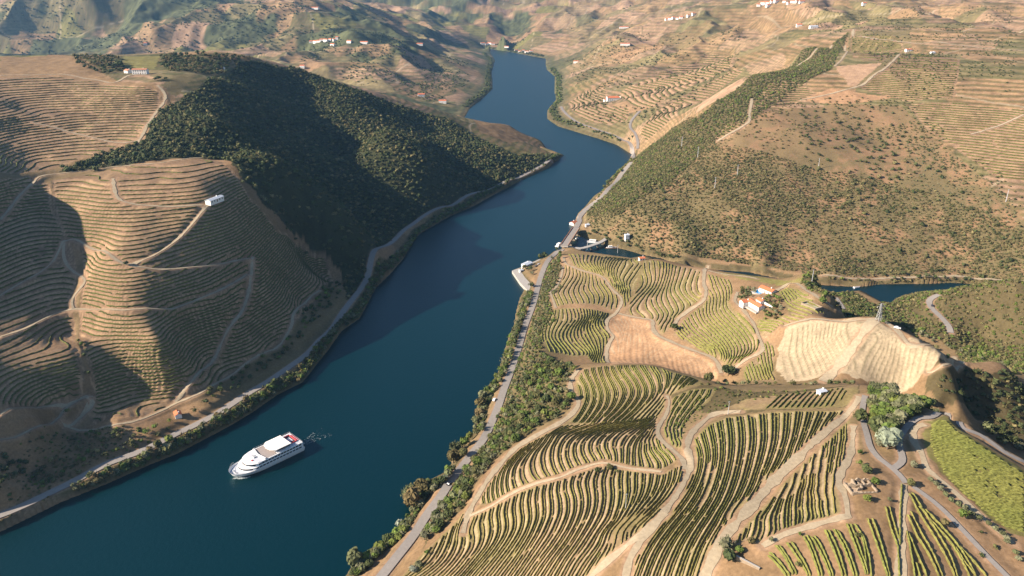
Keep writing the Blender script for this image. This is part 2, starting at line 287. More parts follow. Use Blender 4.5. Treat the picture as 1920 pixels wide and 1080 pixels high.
# ------------------------------------------------------------------ field and ground zones
def lin(r, g, b): return np.array([(c/255.)**2.2 for c in (r, g, b)])
SOIL = np.array((.31,.203,.127)); DRY = np.array((.25,.16,.088)); RED = np.array((.315,.19,.105)); STRAW = np.array((.33,.262,.17)); GRN = np.array((.075,.095,.028)); FOR = np.array((.055,.06,.028))
PALE = np.array((.36,.295,.20)); BROWN = np.array((.18,.118,.062)); OLIVE = np.array((.148,.118,.058)); GRASS = np.array((.165,.148,.052))
ZN = [ # polygon, colour, tmin, tmax, stripes(contour step m) or 0, stripe colour
 ([(0,103),(140,103),(215,150),(300,160),(330,185),(285,235),(262,265),(150,300),(100,318),(0,322)],BROWN*1.15,500,1500),
 ([(300,160),(400,140),(330,182)],OLIVE,700,1500),
 ([(230,105),(300,105),(290,130),(235,128)],GRASS,800,1500),
 ([(1330,503),(1400,507),(1440,512),(1500,522),(1530,521),(1500,533),(1450,532),(1400,524),(1345,514)],GRASS,540,720),
 ([(1740,700),(1800,688),(1860,700),(1930,730),(1930,850),(1840,790),(1770,757),(1735,735)],OLIVE*.55,400,660),
 ([(1142,592),(1165,590),(1222,602),(1236,632),(1290,655),(1345,685),(1348,702),(1320,712),(1230,682),(1145,685),(1140,650)],RED,520,700),
 ([(1475,612),(1535,600),(1640,600),(1690,632),(1790,676),(1790,690),(1740,700),(1725,714),(1475,716),(1455,690),(1460,650)],STRAW,440,640),
 ([(1348,780),(1250,742),(1330,722),(1450,735),(1612,722),(1605,762),(1400,775)],OLIVE*.62,380,560),
 ([(1735,778),(1768,776),(1800,806),(1860,845),(1930,888),(1930,1015),(1880,990),(1800,925),(1760,885),(1738,845),(1732,815)],GRASS*.9,200,600),
 ([(1560,195),(1500,188),(1560,165),(1600,172),(1678,182),(1600,195)],RED*1.02,700,1800),
 ([(1565,125),(1655,118),(1610,162),(1590,160)],SOIL*1.1,700,1900),
 ([(1590,60),(1700,55),(1740,120),(1690,160),(1600,165),(1660,118),(1600,110)],OLIVE*1.1,700,2300),
 ([(450,115),(560,130),(700,180),(830,220),(960,290),(1050,290),(1040,305),(960,335),(870,380),(780,415),(740,450),(690,520),(650,560),(640,500),(610,475),(560,440),(500,390),(460,340),(420,300),(300,300),(180,320),(110,322),(160,300),(270,262),(300,210),(380,160),(430,140)],FOR*.7,600,1900),
 ([(855,215),(920,225),(995,262),(955,268),(900,248)],BROWN,1200,2000),
 ([(1015,510),(1050,480),(1052,540),(1028,560),(1040,600),(1014,625),(1018,662),(1060,682),(1083,692),(1066,715),(1070,750),(1045,785),(1000,805),(960,835),(925,865),(885,915),(868,955),(800,1010),(792,1035),(795,1000),(850,912),(900,850),(930,790),(955,720),(985,640),(1005,570)],OLIVE*.8,300,900),
 ([(1100,400),(1190,295),(1290,235),(1400,150),(1500,100),(1590,60),(1560,130),(1480,175),(1410,225),(1330,270),(1250,350),(1150,410)],OLIVE*.75,800,1900),
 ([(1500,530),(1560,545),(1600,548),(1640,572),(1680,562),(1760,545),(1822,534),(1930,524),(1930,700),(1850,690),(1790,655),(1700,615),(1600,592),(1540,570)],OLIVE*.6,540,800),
 ([(1530,530),(1580,560),(1640,595),(1600,598),(1540,560)],GRN,560,760),
]
def zone_polys(): return [(RC(a, t0, t1), c) for a, c, t0, t1 in ZN]
# ------------------------------------------------------------------ vineyard plots:  guide lines carry a row number; rows are its whole-number lines
z1 = lambda p: zp(720,810,4,p); z2 = lambda p: zp(1000,660,4,p); z3 = lambda p: zp(1160,810,4,p); z4 = lambda p: zp(1440,810,4,p); z5 = lambda p: zp(980,450,4,p); z6 = lambda p: zp(1380,500,4,p)
VF = []
def vf(poly, guides, tmin, tmax, rows, h, w, per=1, hue=0, ground=None, relief=1, gap=.03, desc='', k=1.0):
    guides = [(a*k, b) for a, b in guides]; VF.append(dict(poly=poly, g=guides, t0=tmin, t1=tmax, rows=rows, h=h, w=w, hue=hue, ground=ground, relief=relief, gap=gap, desc=desc))
TWO = (.12, .53)
vf([(745,1090),(790,1040),(868,965),(905,955),(960,928),(1010,908),(1050,898),(1130,872),(1180,882),(1240,888),(1278,870),(1284,890),(1258,938),(1220,985),(1170,1025),(1120,1062),(1085,1100)],
 [(-3,z1([(300,1010),(240,1050),(180,1080)])),(-1,z1([(530,790),(490,900),(400,1000),(320,1080)])),(1,z1([(620,740),(640,840),(580,950),(480,1060)])),(3,z1([(785,700),(790,800),(700,930),(580,1070)])),(5,z1([(885,625),(895,740),(830,870),(720,1000),(650,1080)])),
  (7,z1([(1008,590),(1010,740),(900,900),(760,1080)])),(9,z1([(1120,520),(1155,650),(1080,820),(870,1080)])),(11,z1([(1225,460),(1250,600),(1190,770),(970,1080)])),(13,z1([(1335,420),(1380,560),(1330,740),(1080,1060)])),(15,z1([(1435,390),(1480,520),(1440,710),(1200,1030)])),
  (17,z1([(1560,420),(1590,560),(1500,760),(1310,1010)])),(19,z1([(1680,380),(1700,500),(1640,680),(1430,970)])),(21,z1([(1810,350),(1825,520),(1730,740),(1530,1010)])),(23,z3([(160,330),(170,420),(80,620),(-40,760)])),(25,z3([(280,320),(270,420),(170,600),(0,760)])),(27,z3([(380,270),(370,400),(260,560),(60,740)])),(28.5,z3([(430,280),(430,360),(350,510),(130,700)]))],
 0,700,TWO,1.05,.4,desc='lower left plot of the foreground vineyard')
vf([(885,948),(872,955),(900,915),(935,872),(975,838),(1020,815),(1060,795),(1110,792),(1170,788),(1235,775),(1232,800),(1232,822),(1262,850),(1275,862),(1240,882),(1180,874),(1130,862),(1085,875),(1050,890),(1010,900),(960,920),(920,945)],
 [(0,z1([(700,690),(680,600),(662,520)])),(2,z1([(760,650),(722,480),(750,380)])),(4,z1([(840,590),(782,450),(840,280),(950,150)])),(6,z1([(900,560),(850,400),(900,250),(1040,100)])),(8,z1([(1010,550),(935,400),(945,250),(1100,110)])),(10,z1([(1180,425),(1065,290),(1090,180),(1200,60)])),(12,z1([(1310,390),(1230,240),(1230,120),(1300,20)])),
  (14,z2([(290,940),(220,800),(225,690),(330,600),(500,548)])),(16,z2([(400,880),(330,740),(335,670),(450,590),(640,532)])),(18,z2([(510,820),(450,740),(455,650),(560,585),(760,522)])),(20,z2([(600,780),(560,700),(580,630),(700,572),(850,510)])),(22,z2([(690,840),(690,720),(725,630),(850,560),(930,490)])),(24,z2([(780,860),(765,740),(800,640),(900,565),(960,490)])),(26,z2([(925,840),(850,740),(860,660),(925,570)])),(28,z2([(1000,800),(920,720),(900,640),(930,590)]))],
 0,700,TWO,1.05,.4,desc='middle plot of the foreground vineyard')
vf([(1090,692),(1130,686),(1180,684),(1230,688),(1300,708),(1325,722),(1290,725),(1262,738),(1248,752),(1246,772),(1232,782),(1180,792),(1110,795),(1060,792),(1085,772),(1092,752),(1080,735),(1080,712)],
 [(0,z2([(300,500),(345,430),(400,330),(370,240),(320,170)])),(2,z2([(400,510),(460,430),(510,330),(450,230),(420,140)])),(4,z2([(480,515),(570,420),(610,320),(540,210),(520,130)])),(6,z2([(560,508),(680,400),(740,290),(650,200),(615,120)])),(8,z2([(650,515),(770,410),(840,300),(780,210),(720,120)])),(10,z2([(740,510),(860,400),(950,290),(900,190),(850,110)])),(12,z2([(830,500),(930,390),(1040,270),(1050,170)])),(14,z2([(900,490),(990,370),(1120,240),(1180,180)]))],
 0,700,(.25,.5,.75),1.1,.4,hue=.4,desc='plot on the rounded top of the foreground vineyard')
vf([(1300,820),(1330,795),(1360,783),(1400,777),(1600,770),(1550,805),(1495,852),(1440,902),(1390,958),(1350,1002),(1328,1040),(1305,1095),(1180,1095),(1188,1050),(1212,1010),(1255,965),(1276,930),(1292,895),(1302,865)],
 [(0,[(1298,825),(1312,860),(1300,905),(1275,942),(1240,985),(1205,1030),(1188,1080)]),(3,[(1325,800),(1335,840),(1335,870),(1320,925),(1295,965),(1255,1010),(1230,1050),(1222,1080)]),(6,[(1360,785),(1365,830),(1362,870),(1345,925),(1315,975),(1285,1020),(1265,1080)]),(9,[(1400,778),(1405,830),(1395,880),(1375,940),(1340,1000),(1315,1040),(1305,1080)]),
  (12,[(1445,775),(1445,830),(1430,880),(1413,925),(1385,960)]),(15,[(1490,775),(1485,820),(1470,865),(1450,893)]),(18,[(1532,772),(1522,800),(1505,840)]),(20.5,[(1572,770),(1555,795)])],
 0,700,(.05,.36,.66),1.1,.4,desc='large central plot of the foreground vineyard', k=.667)
vf([(1592,785),(1596,820),(1590,870),(1572,905),(1578,960),(1560,970),(1510,983),(1470,996),(1425,1020),(1402,1012),(1370,1030),(1385,995),(1420,960),(1462,912),(1510,862),(1560,815)],
 [(14,[(1590,810),(1587,848),(1582,880)]),(12,[(1575,825),(1570,855),(1560,892),(1554,922),(1560,965)]),(10,[(1557,820),(1550,860),(1545,900),(1546,930),(1555,968)]),(8,[(1542,838),(1535,872),(1532,922),(1540,970)]),(6,[(1526,852),(1517,892),(1505,935),(1507,982)]),(4,[(1507,866),(1500,897),(1485,940),(1487,990)]),(2,[(1492,884),(1477,920),(1466,955),(1470,995)]),(0,[(1475,910),(1455,940),(1442,965),(1440,1002)]),(-2,[(1440,940),(1415,970),(1405,1010)])],
 0,700,(.05,.38,.7),1.1,.4,desc='small plot left of the stone ruin', k=.5)
vf([(1057,484),(1110,512),(1140,530),(1166,560),(1152,586),(1120,572),(1056,572),(1038,576),(1036,552),(1052,530),(1055,505)],
 [(0,z5([(330,170),(345,230),(300,320),(240,400),(290,500)])),(3,z5([(400,200),(430,270),(380,330),(350,400),(400,500)])),(6,z5([(470,230),(490,290),(460,370),(520,450),(510,500)])),(9,z5([(560,290),(590,370),(640,430),(600,500)])),(11,z5([(620,330),(680,400),(690,470)]))],
 560,900,(.5,),1.4,.75,hue=.1,desc='low terraces above the road near the bridge')
vf([(1040,580),(1100,578),(1150,588),(1136,604),(1146,630),(1134,655),(1138,684),(1100,668),(1025,660),(1014,640),(1014,606)],
 [(0,z5([(200,560),(150,680),(170,800)])),(2.5,z5([(260,600),(195,720),(240,820),(280,830)])),(5,z5([(340,620),(255,730),(310,800),(350,840)])),(8,z5([(420,610),(335,720),(410,800),(470,850)])),(11,z5([(480,600),(400,690),(490,770),(525,860)])),(14,z5([(540,580),(470,670),(575,740),(560,880)])),(17,z5([(600,560),(540,650),(655,710),(610,890)]))],
 520,800,(.5,),1.4,.75,hue=.4,desc='striped terraces left of the bare red field')
vf([(1064,478),(1100,477),(1160,482),(1200,488),(1205,500),(1190,545),(1180,565),(1168,585),(1168,560),(1145,535),(1120,515),(1068,494)],
 [(0,z5([(350,110),(400,180)])),(3,z5([(470,110),(460,180),(520,220)])),(6,z5([(560,120),(540,200),(600,260)])),(9,z5([(640,120),(600,220),(640,300)])),(12,z5([(740,130),(640,260),(700,330)])),(15,z5([(810,140),(700,300),(750,380)])),(17,z5([(850,180),(760,310),(770,430)]))],
 560,900,(.5,),1.4,.75,hue=.3,desc='upper plot behind the dirt track near the bridge')
vf([(1207,488),(1260,495),(1310,505),(1320,520),(1322,545),(1314,562),(1290,577),(1268,596),(1262,612),(1240,630),(1228,602),(1195,592),(1170,588),(1184,560),(1196,535)],
 [(0,z5([(890,170),(895,250),(930,320),(850,410),(760,520)])),(2,z5([(960,170),(965,250),(990,310),(890,430),(820,520)])),(4,z5([(1040,180),(1045,250),(1000,360),(930,450),(1000,570)])),(6,z5([(1080,185),(1085,260),(1045,380),(1000,450),(1080,560),(1030,640)])),(8,z5([(1130,190),(1120,270),(1080,380),(1110,460),(1160,540),(1090,640)])),(10,z5([(1200,200),(1180,280),(1140,370),(1190,430),(1250,500),(1160,580)])),(12,z5([(1280,220),(1250,300),(1220,370),(1260,420),(1330,460)])),(14,z5([(1340,250),(1320,330),(1350,400)]))],
 540,800,(.5,),1.4,.8,hue=.1,desc='wavy terraces in the middle of the right bank hill')
vf([(1326,512),(1370,525),(1376,545),(1366,568),(1378,583),(1400,597),(1418,625),(1430,650),(1424,658),(1385,682),(1365,690),(1352,676),(1300,650),(1262,628),(1272,606),(1298,585),(1322,566),(1328,545)],
 [(0,z5([(1540,330),(1560,390),(1545,450),(1580,520),(1680,590),(1740,680),(1795,790),(1770,850),(1640,940)])),(2,z5([(1500,350),(1530,420),(1500,490),(1540,560),(1640,640),(1720,740),(1750,820),(1620,930)])),(4,z5([(1440,370),(1475,440),(1450,520),(1495,590),(1600,680),(1675,770),(1700,840),(1590,930)])),(6,z5([(1400,400),(1425,460),(1395,530),(1430,600),(1540,690),(1620,780),(1645,850),(1565,930)])),
  (8,z5([(1370,440),(1365,500),(1355,560),(1395,630),(1490,710),(1565,790),(1590,850),(1540,930)])),(10,z5([(1300,490),(1305,560),(1350,640),(1440,720),(1510,790),(1540,850),(1515,930)])),(12,z5([(1235,540),(1260,620),(1325,690),(1410,760),(1475,820),(1505,880)])),(14,z5([(1185,580),(1210,660),(1285,730),(1365,780),(1450,840)])),(16,z5([(1170,660),(1245,745),(1340,800),(1400,830)]))],
 540,760,(.5,),1.5,.9,hue=.1,relief=1.1,desc='curved terraces below the white villa')
vf([(1394,690),(1420,668),(1432,650),(1425,640),(1440,637),(1455,650),(1450,690),(1458,716),(1395,717)],
 [(0,z6([(80,720),(115,790),(130,860)])),(2,z6([(130,700),(160,780),(190,860)])),(4,z6([(170,650),(185,740),(235,860)])),(6,z6([(215,580),(215,650),(235,750),(285,860)])),(8,z6([(240,560),(300,600),(260,680),(300,860)]))],
 470,700,(.5,),1.4,.8,hue=.1,desc='small terraces beside the bare straw field')
vf([(1458,548),(1475,538),(1500,545),(1530,570),(1560,592),(1500,605),(1465,610),(1430,640),(1412,605),(1408,598),(1440,598),(1480,590),(1468,565)],
 [(0,z6([(320,190),(350,260),(440,330),(600,375)])),(2,z6([(350,170),(400,230),(500,300),(640,350)])),(4,z6([(395,170),(440,220),(520,270),(640,320)])),(-3,z6([(360,380),(460,410),(540,410)])),(-5,z6([(120,380),(240,420),(370,450),(460,450)])),(-8,z6([(140,430),(240,460),(350,500)])),(-10,z6([(170,500),(250,520),(310,530)]))],
 500,700,(.5,),1.4,.9,hue=.3,gap=.1,desc='sparse rows between the villa and the bare field')
vf([(1255,748),(1290,732),(1320,728),(1345,730),(1330,752),(1300,775),(1285,795),(1278,842),(1262,838),(1242,815),(1245,795),(1255,775)],
 [(0,[(1262,835),(1248,800),(1262,770),(1290,735)]),(2,[(1272,840),(1262,812),(1275,785),(1310,735)]),(4,[(1285,840),(1278,810),(1290,785),(1335,740)])],
 300,700,(.3,.6),1.3,.6,hue=.6,gap=.12,desc='patchy rows between two tracks')
vf([(1380,768),(1350,770),(1400,748),(1450,742),(1500,736),(1560,728),(1610,722),(1606,750),(1590,762),(1520,766),(1440,768)],
 [(0,[(1385,760),(1370,770)]),(12,[(1440,745),(1410,770)]),(22,[(1500,735),(1465,768)]),(32,[(1550,730),(1520,766)]),(42,[(1605,722),(1575,762)])],
 380,560,(.5,),1.3,.6,hue=.9,desc='dense green rows beside the small shed')
VFD = [ # explicit wide spaced rows of the lower right slope
 z4([(0,925),(60,985),(140,1085)]),z4([(10,905),(80,970),(165,1085)]),z4([(55,850),(120,930),(190,1070)]),z4([(80,850),(150,950),(215,1070)]),z4([(140,830),(210,930),(300,1080)]),z4([(175,825),(230,910),(320,1080)]),z4([(262,780),(310,870),(385,1085)]),z4([(290,775),(340,880),(410,1085)]),
 z4([(320,785),(380,880),(470,1085)]),z4([(345,780),(400,860),(490,1085)]),z4([(425,735),(480,860),(560,1085)]),z4([(450,735),(510,850),(585,1085)]),z4([(490,730),(560,850),(645,1085)]),z4([(515,735),(590,860),(670,1085)]),z4([(590,690),(640,820),(735,1070)]),z4([(615,690),(680,850),(750,1070)]),z4([(645,690),(720,800),(760,940),(775,1085)]),
 z4([(690,740),(725,870),(735,1000)]),z4([(745,650),(800,800),(895,1085)]),z4([(780,650),(830,780),(915,1085)]),z4([(880,560),(920,720),(975,860),(985,1085)]),z4([(910,560),(950,700),(980,800)]),z4([(1005,385),(990,600),(990,850)]),
 z4([(1045,630),(1120,790),(1210,930),(1280,1085)]),z4([(1065,600),(1150,760),(1240,920),(1310,1085)]),z4([(1055,465),(1120,590),(1230,760),(1340,950),(1400,1085)]),z4([(1080,450),(1150,570),(1260,740),(1370,930),(1420,1085)]),z4([(1130,560),(1240,690),(1370,830),(1450,960),(1510,1085)]),z4([(1170,580),(1290,700),(1400,820),(1480,940),(1560,1085)]),
 z4([(1040,750),(1070,900),(1100,1085)]),z4([(1050,760),(1110,900),(1190,1085)]),z4([(1110,980),(1140,1085)]),z4([(1420,850),(1530,960),(1640,1085)]),z4([(1400,860),(1480,990),(1560,1085)])]
# ---- left bank plots follow the contour lines of the slope
LF = [ # polygon, tmin, tmax, contour step, height, width, desc
 ([(98,338),(230,312),(300,308),(400,300),(470,372),(520,432),(560,452),(612,475),(628,530),(560,600),(500,655),(440,698),(400,722),(325,757),(260,782),(180,795),(160,770),(172,740),(168,700),(165,680),(145,640),(148,580),(160,520),(150,470),(120,445),(100,385)],400,900,2.0,1.2,.8,'sunlit left bank terraces'),
 ([(-40,340),(60,330),(95,345),(98,390),(135,460),(145,520),(135,560),(140,640),(160,700),(150,738),(80,762),(-40,780)],350,800,2.0,1.2,.8,'shaded far left terraces'),
 ([(-40,145),(110,143),(200,158),(300,172),(300,205),(270,240),(255,262),(150,298),(100,314),(-40,325)],600,1500,1.7,1.2,1.1,'upper left plateau vineyard'),
 ([(1402,197),(1440,157),(1490,152),(1532,176),(1500,188),(1450,208),(1425,213)],900,1800,2.4,1.3,1.3,'small green terraces on the ridge tip'),
 ([(1337,264),(1360,237),(1395,222),(1404,236),(1370,256),(1340,270)],900,1700,2.2,1.3,1.2,'tan terraces below the ridge tip'),
 ([(1200,250),(1232,207),(1300,170),(1375,128),(1395,132),(1330,180),(1250,232),(1212,265)],1300,2300,3.6,1.8,2.2,'terraced strip behind the green ridge'),
 ([(1066,192),(1100,170),(1138,168),(1132,196),(1180,202),(1176,226),(1140,232),(1100,228),(1072,208)],1400,2400,3.0,1.8,2.2,'terraces around the big manor'),
 ([(1160,175),(1230,140),(1330,100),(1385,100),(1370,125),(1290,165),(1225,200),(1185,200)],1400,2600,4.2,2,2.6,'long terraces above the big manor'),
 ([(1700,195),(1800,192),(1930,205),(1930,340),(1870,335),(1800,285),(1735,240)],700,1800,2.2,1.4,1.3,'brown vineyard at the upper right'),
 ([(1612,165),(1668,120),(1705,102),(1800,112),(1790,182),(1700,190)],800,2200,2.0,1.4,1.4,'vineyard beside the pale winding track'),
 ([(1595,68),(1690,72),(1695,92),(1655,116),(1600,108)],1000,2600,2.0,1.5,1.8,'vineyard on the top of the ridge'),
]
# ------------------------------------------------------------------ materials
def mat(name, col=(.5,.5,.5), rough=.9, noise=0.0, nscale=1.0, attr=None, rand=0.0, metal=0, spec=.3, coords='Object', bump=0, emit=None, alpha=None):
    m = bpy.data.materials.new(name); m.use_nodes = True; nt = m.node_tree; b = nt.nodes['Principled BSDF']
    b.inputs['Roughness'].default_value = rough; b.inputs['Metallic'].default_value = metal; b.inputs['Specular IOR Level'].default_value = spec
    src = None
    if attr:
        a = nt.nodes.new('ShaderNodeAttribute'); a.attribute_name = attr; src = a.outputs['Color']
    if noise or rand:
        mx = nt.nodes.new('ShaderNodeMix'); mx.data_type = 'RGBA'; mx.blend_type = 'MULTIPLY'; mx.inputs[0].default_value = 1
        if src: nt.links.new(src, mx.inputs[6])
        else: mx.inputs[6].default_value = (*col, 1)
        if noise:
            tc = nt.nodes.new('ShaderNodeTexCoord'); nz = nt.nodes.new('ShaderNodeTexNoise'); nz.inputs['Scale'].default_value = nscale; nz.inputs['Detail'].default_value = 5; nz.inputs['Roughness'].default_value = .65
            nt.links.new(tc.outputs[coords], nz.inputs['Vector'])
            mr = nt.nodes.new('ShaderNodeMapRange'); mr.inputs[1].default_value = .25; mr.inputs[2].default_value = .75; mr.inputs[3].default_value = 1-noise; mr.inputs[4].default_value = 1+noise
            nt.links.new(nz.outputs[0], mr.inputs[0]); f = mr.outputs[0]
            if bump:
                bp = nt.nodes.new('ShaderNodeBump'); bp.inputs['Strength'].default_value = 1; bp.inputs['Distance'].default_value = bump; nt.links.new(nz.outputs[0], bp.inputs['Height']); nt.links.new(bp.outputs[0], b.inputs['Normal'])
        else: f = None
        if rand:
            oi = nt.nodes.new('ShaderNodeObjectInfo'); r2 = nt.nodes.new('ShaderNodeMapRange'); r2.inputs[3].default_value = 1-rand; r2.inputs[4].default_value = 1+rand; nt.links.new(oi.outputs['Random'], r2.inputs[0])
            if f:
                mm = nt.nodes.new('ShaderNodeMath'); mm.operation = 'MULTIPLY'; nt.links.new(f, mm.inputs[0]); nt.links.new(r2.outputs[0], mm.inputs[1]); f = mm.outputs[0]
            else: f = r2.outputs[0]
        nt.links.new(f, mx.inputs[7]); nt.links.new(mx.outputs[2], b.inputs['Base Color'])
    elif src: nt.links.new(src, b.inputs['Base Color'])
    else: b.inputs['Base Color'].default_value = (*col, 1)
    return m
def tag(o, label=None, cat=None, group=None, kind=None):
    if label: o['label'] = label
    if cat: o['category'] = cat
    if group: o['group'] = group
    if kind: o['kind'] = kind
    return o
def np_mesh(name, verts, faces, col=None, smooth=True, m=None, tri=None):
    """verts (n,3), faces (k,4) and/or tri (k,3)"""
    me = bpy.data.meshes.new(name); v = np.ascontiguousarray(verts, np.float32)
    me.vertices.add(len(v)); me.vertices.foreach_set('co', v.ravel())
    li = []; ls = []; n0 = 0
    if faces is not None and len(faces): li.append(np.asarray(faces, np.int32).ravel()); ls.append(np.arange(len(faces))*4); n0 = len(faces)*4
    if tri is not None and len(tri): li.append(np.asarray(tri, np.int32).ravel()); ls.append(n0+np.arange(len(tri))*3)
    li = np.concatenate(li); ls = np.concatenate(ls).astype(np.int32)
    me.loops.add(len(li)); me.loops.foreach_set('vertex_index', li)
    me.polygons.add(len(ls)); me.polygons.foreach_set('loop_start', ls)
    me.update(calc_edges=True)
    if smooth: me.polygons.foreach_set('use_smooth', np.ones(len(ls), bool))
    else: me.polygons.foreach_set('use_smooth', np.zeros(len(ls), bool))
    if col is not None:
        a = me.color_attributes.new('Col', 'FLOAT_COLOR', 'POINT'); c = np.ones((len(v), 4), np.float32); c[:, :3] = col; a.data.foreach_set('color', c.ravel())
    if m: me.materials.append(m)
    return me
def link(name, me, parent=None, loc=None):
    o = bpy.data.objects.new(name, me); COL.objects.link(o)
    if parent: o.parent = parent
    if loc is not None: o.location = loc
    return o
# ------------------------------------------------------------------ tracks & roads on the land, flatten
shape = Z.shape
trk_d = np.full(shape, 99.0); trk_w = np.zeros(shape)
ALLT = []
for kind, lst in (('t', TRK), ('r', ROADS)):
    for tr in lst:
        pts, w, t0, t1, lab = tr
        if w < .1: continue
        if kind == 't' and t0 in (400, 450): w = w*.72
        W = RC(pts, t0, t1)
        # smooth resample
        L = np.r_[0, np.cumsum(np.hypot(*np.diff(W, axis=0).T))]; 
        n = max(8, int(L[-1]/3)); s = np.linspace(0, L[-1], n)
        def cr(s, L, W):
            k = np.clip(np.searchsorted(L, s)-1, 0, len(L)-2); f = ((s-L[k])/(L[k+1]-L[k]+1e-9))[:, None]
            p0 = W[np.maximum(k-1, 0)]; p1 = W[k]; p2 = W[k+1]; p3 = W[np.minimum(k+2, len(L)-1)]
            return p1+.5*f*(p2-p0+f*(2*p0-5*p1+4*p2-p3+f*(3*(p1-p2)+p3-p0)))
        C = cr(s, L, W) if len(W) > 2 else np.stack([np.interp(s, L, W[:, 0]), np.interp(s, L, W[:, 1])], 1)
        C[1:-1] = (C[:-2]+2*C[1:-1]+C[2:])/4
        ALLT.append((kind, C, w, lab))
        step = max(1, int(len(C)/max(4, L[-1]/12)))
        S = C[::step]; S = S if np.allclose(S[-1], C[-1]) else np.vstack([S, C[-1]])
        d = seg_dist(GX, GY, S, False, w+9)
        m = d < w+8
        # level across
        zl = samp(ZS, S[:, 0], S[:, 1]); 
        if kind == 'r': zl = np.maximum(np.convolve(np.r_[zl[0], zl, zl[-1]], [.25, .5, .25], 'valid'), 3.0)
        xs = GX[m]; ys = GY[m]; best = np.full(xs.shape, 1e9); zz = np.zeros(xs.shape)
        for i in range(len(S)-1):
            a = S[i]; b = S[i+1]; dx, dy = b-a; LL = dx*dx+dy*dy+1e-9
            mm = (xs > min(a[0], b[0])-w-9) & (xs < max(a[0], b[0])+w+9) & (ys > min(a[1], b[1])-w-9) & (ys < max(a[1], b[1])+w+9)
            if not mm.any(): continue
            t = np.clip(((xs[mm]-a[0])*dx+(ys[mm]-a[1])*dy)/LL, 0, 1); q = np.hypot(xs[mm]-a[0]-t*dx, ys[mm]-a[1]-t*dy)
            bb = best[mm]; k = q < bb; z_ = zz[mm]; z_[k] = (zl[i]+(zl[i+1]-zl[i])*t)[k]; bb[k] = q[k]; zz[mm] = z_; best[mm] = bb
        f = 1-sstep(w+.5, w+(4 if kind == 't' else 7), best); f = f*(~inw[m])
        Z[m] = Z[m]*(1-f)+zz*f
        r = d-w; k = r < trk_d; trk_d[k] = r[k]
ZF = Z.copy()
# ------------------------------------------------------------------ colours of the ground
n1 = fbm(GX/30, GY/30, 4, 11); n2 = fbm(GX/6, GY/6, 3, 21); n3 = fbm(GX/140, GY/140, 3, 31)
def mixc(a, b, t): return a*(1-t[..., None])+b*t[..., None]
Cg = mixc(np.broadcast_to(DRY, shape+(3,)), np.broadcast_to(BROWN, shape+(3,)), sstep(.35, .65, n1))
Cg = mixc(Cg, np.broadcast_to(OLIVE, shape+(3,)), .6*sstep(.5, .7, n3))
# patchwork of far plots
def voro(x, y, S, seed):
    wx = x+(vnoise(x/S*1.3, y/S*1.3, seed+5)-.5)*S*.5; wy = y+(vnoise(x/S*1.3, y/S*1.3, seed+6)-.5)*S*.5
    u = wx/S; v = wy/S; iu = np.floor(u).astype(np.int64)+50000; iv = np.floor(v).astype(np.int64)+50000; u = u+50000; v = v+50000
    b1 = np.full(x.shape, 9.0); b2 = np.full(x.shape, 9.0); idn = np.zeros(x.shape)
    for du in (-1, 0, 1):
        for dv in (-1, 0, 1):
            a = iu+du; b = iv+dv; px = a+_hash(a, b, seed); py = b+_hash(a, b, seed+1); d = np.hypot(u-px, v-py); h = _hash(a, b, seed+2)
            k = d < b1; b2 = np.where(k, b1, np.minimum(b2, d)); idn = np.where(k, h, idn); b1 = np.where(k, d, b1)
    return idn, (b2-b1)*S
farm = dist > 640
fx, fy, fz = GX[farm], GY[farm], Z[farm]
idn, ed = voro(fx, fy, 120.0, 41)
idb, edb = voro(fx, fy, 380.0, 51)
PALR = np.array([SOIL*.9, BROWN*1.2, OLIVE*1.15, DRY*1.05, SOIL*.8, OLIVE*1.1, SOIL*.75, OLIVE*1.2, BROWN*1.3, DRY*.9])
PALL = np.array([OLIVE, GRASS*.8, BROWN*1.1, OLIVE*.8, SOIL*.8, SOIL*.75, OLIVE*1.2, DRY*.8, OLIVE*.7, DRY*.9])
pr = PALR[(idn*9.99).astype(int)]; pl_ = PALL[(idn*9.99).astype(int)]
wl = sstep(250, -250, fx-.10*fy+60)
pc = pr*(1-wl[:, None])+pl_*wl[:, None]
fd = dist[farm]
per = np.where(fd > 2700, 11.0, np.where(fd > 1900, 7.0, 4.5)); st = .5+.5*np.cos(fz/per*2*np.pi+3*vnoise(fx/60, fy/60, 7))
has = (np.modf(idn*37.7)[0] > .12)
st = np.where(has, st, .3)*(1-.5*sstep(2800, 5200, fd))
stw = np.where(fd < 2400, .62, .45); st2 = sstep(.35, .75, st)*stw; pc = pc*(1-st2[:, None])*1.12+np.array((.06,.07,.024))*st2[:, None]
pc = pc*(.72+.56*fbm(fx/16, fy/16, 3, 77)[:, None])*(.8+.4*vnoise(fx/5, fy/5, 78)[:, None]); hedge = (1-sstep(2.0, 5, ed))*(np.modf(idn*91.3)[0] > .5); pc = pc*(1-.55*hedge[:, None])+FOR*.55*hedge[:, None]
trk = (1-sstep(1.5, 4.0, edb)); pc = pc*(1-.7*trk[:, None])+PALE*.9*.7*trk[:, None]
wood = sstep(.59, .65, fbm(fx/210, fy/210, 4, 61)+.04*wl)*(.35+.65*wl)*sstep(1500, 1900, fd); wood = np.maximum(wood, (1-sstep(20, 60, dsh[farm]))*.8*sstep(1500, 1800, fd))
pc = pc*(1-wood[:, None])+FOR*(.45+1.5*vnoise(fx/11, fy/11, 3))[:, None]*wood[:, None]
wf = sstep(900, 1000, fd) ; wr = sstep(700, 760, fd)*(fz > 120)*(fx > 300); wf = np.maximum(wf, wr)
Cg[farm] = Cg[farm]*(1-wf[:, None])+pc*wf[:, None]
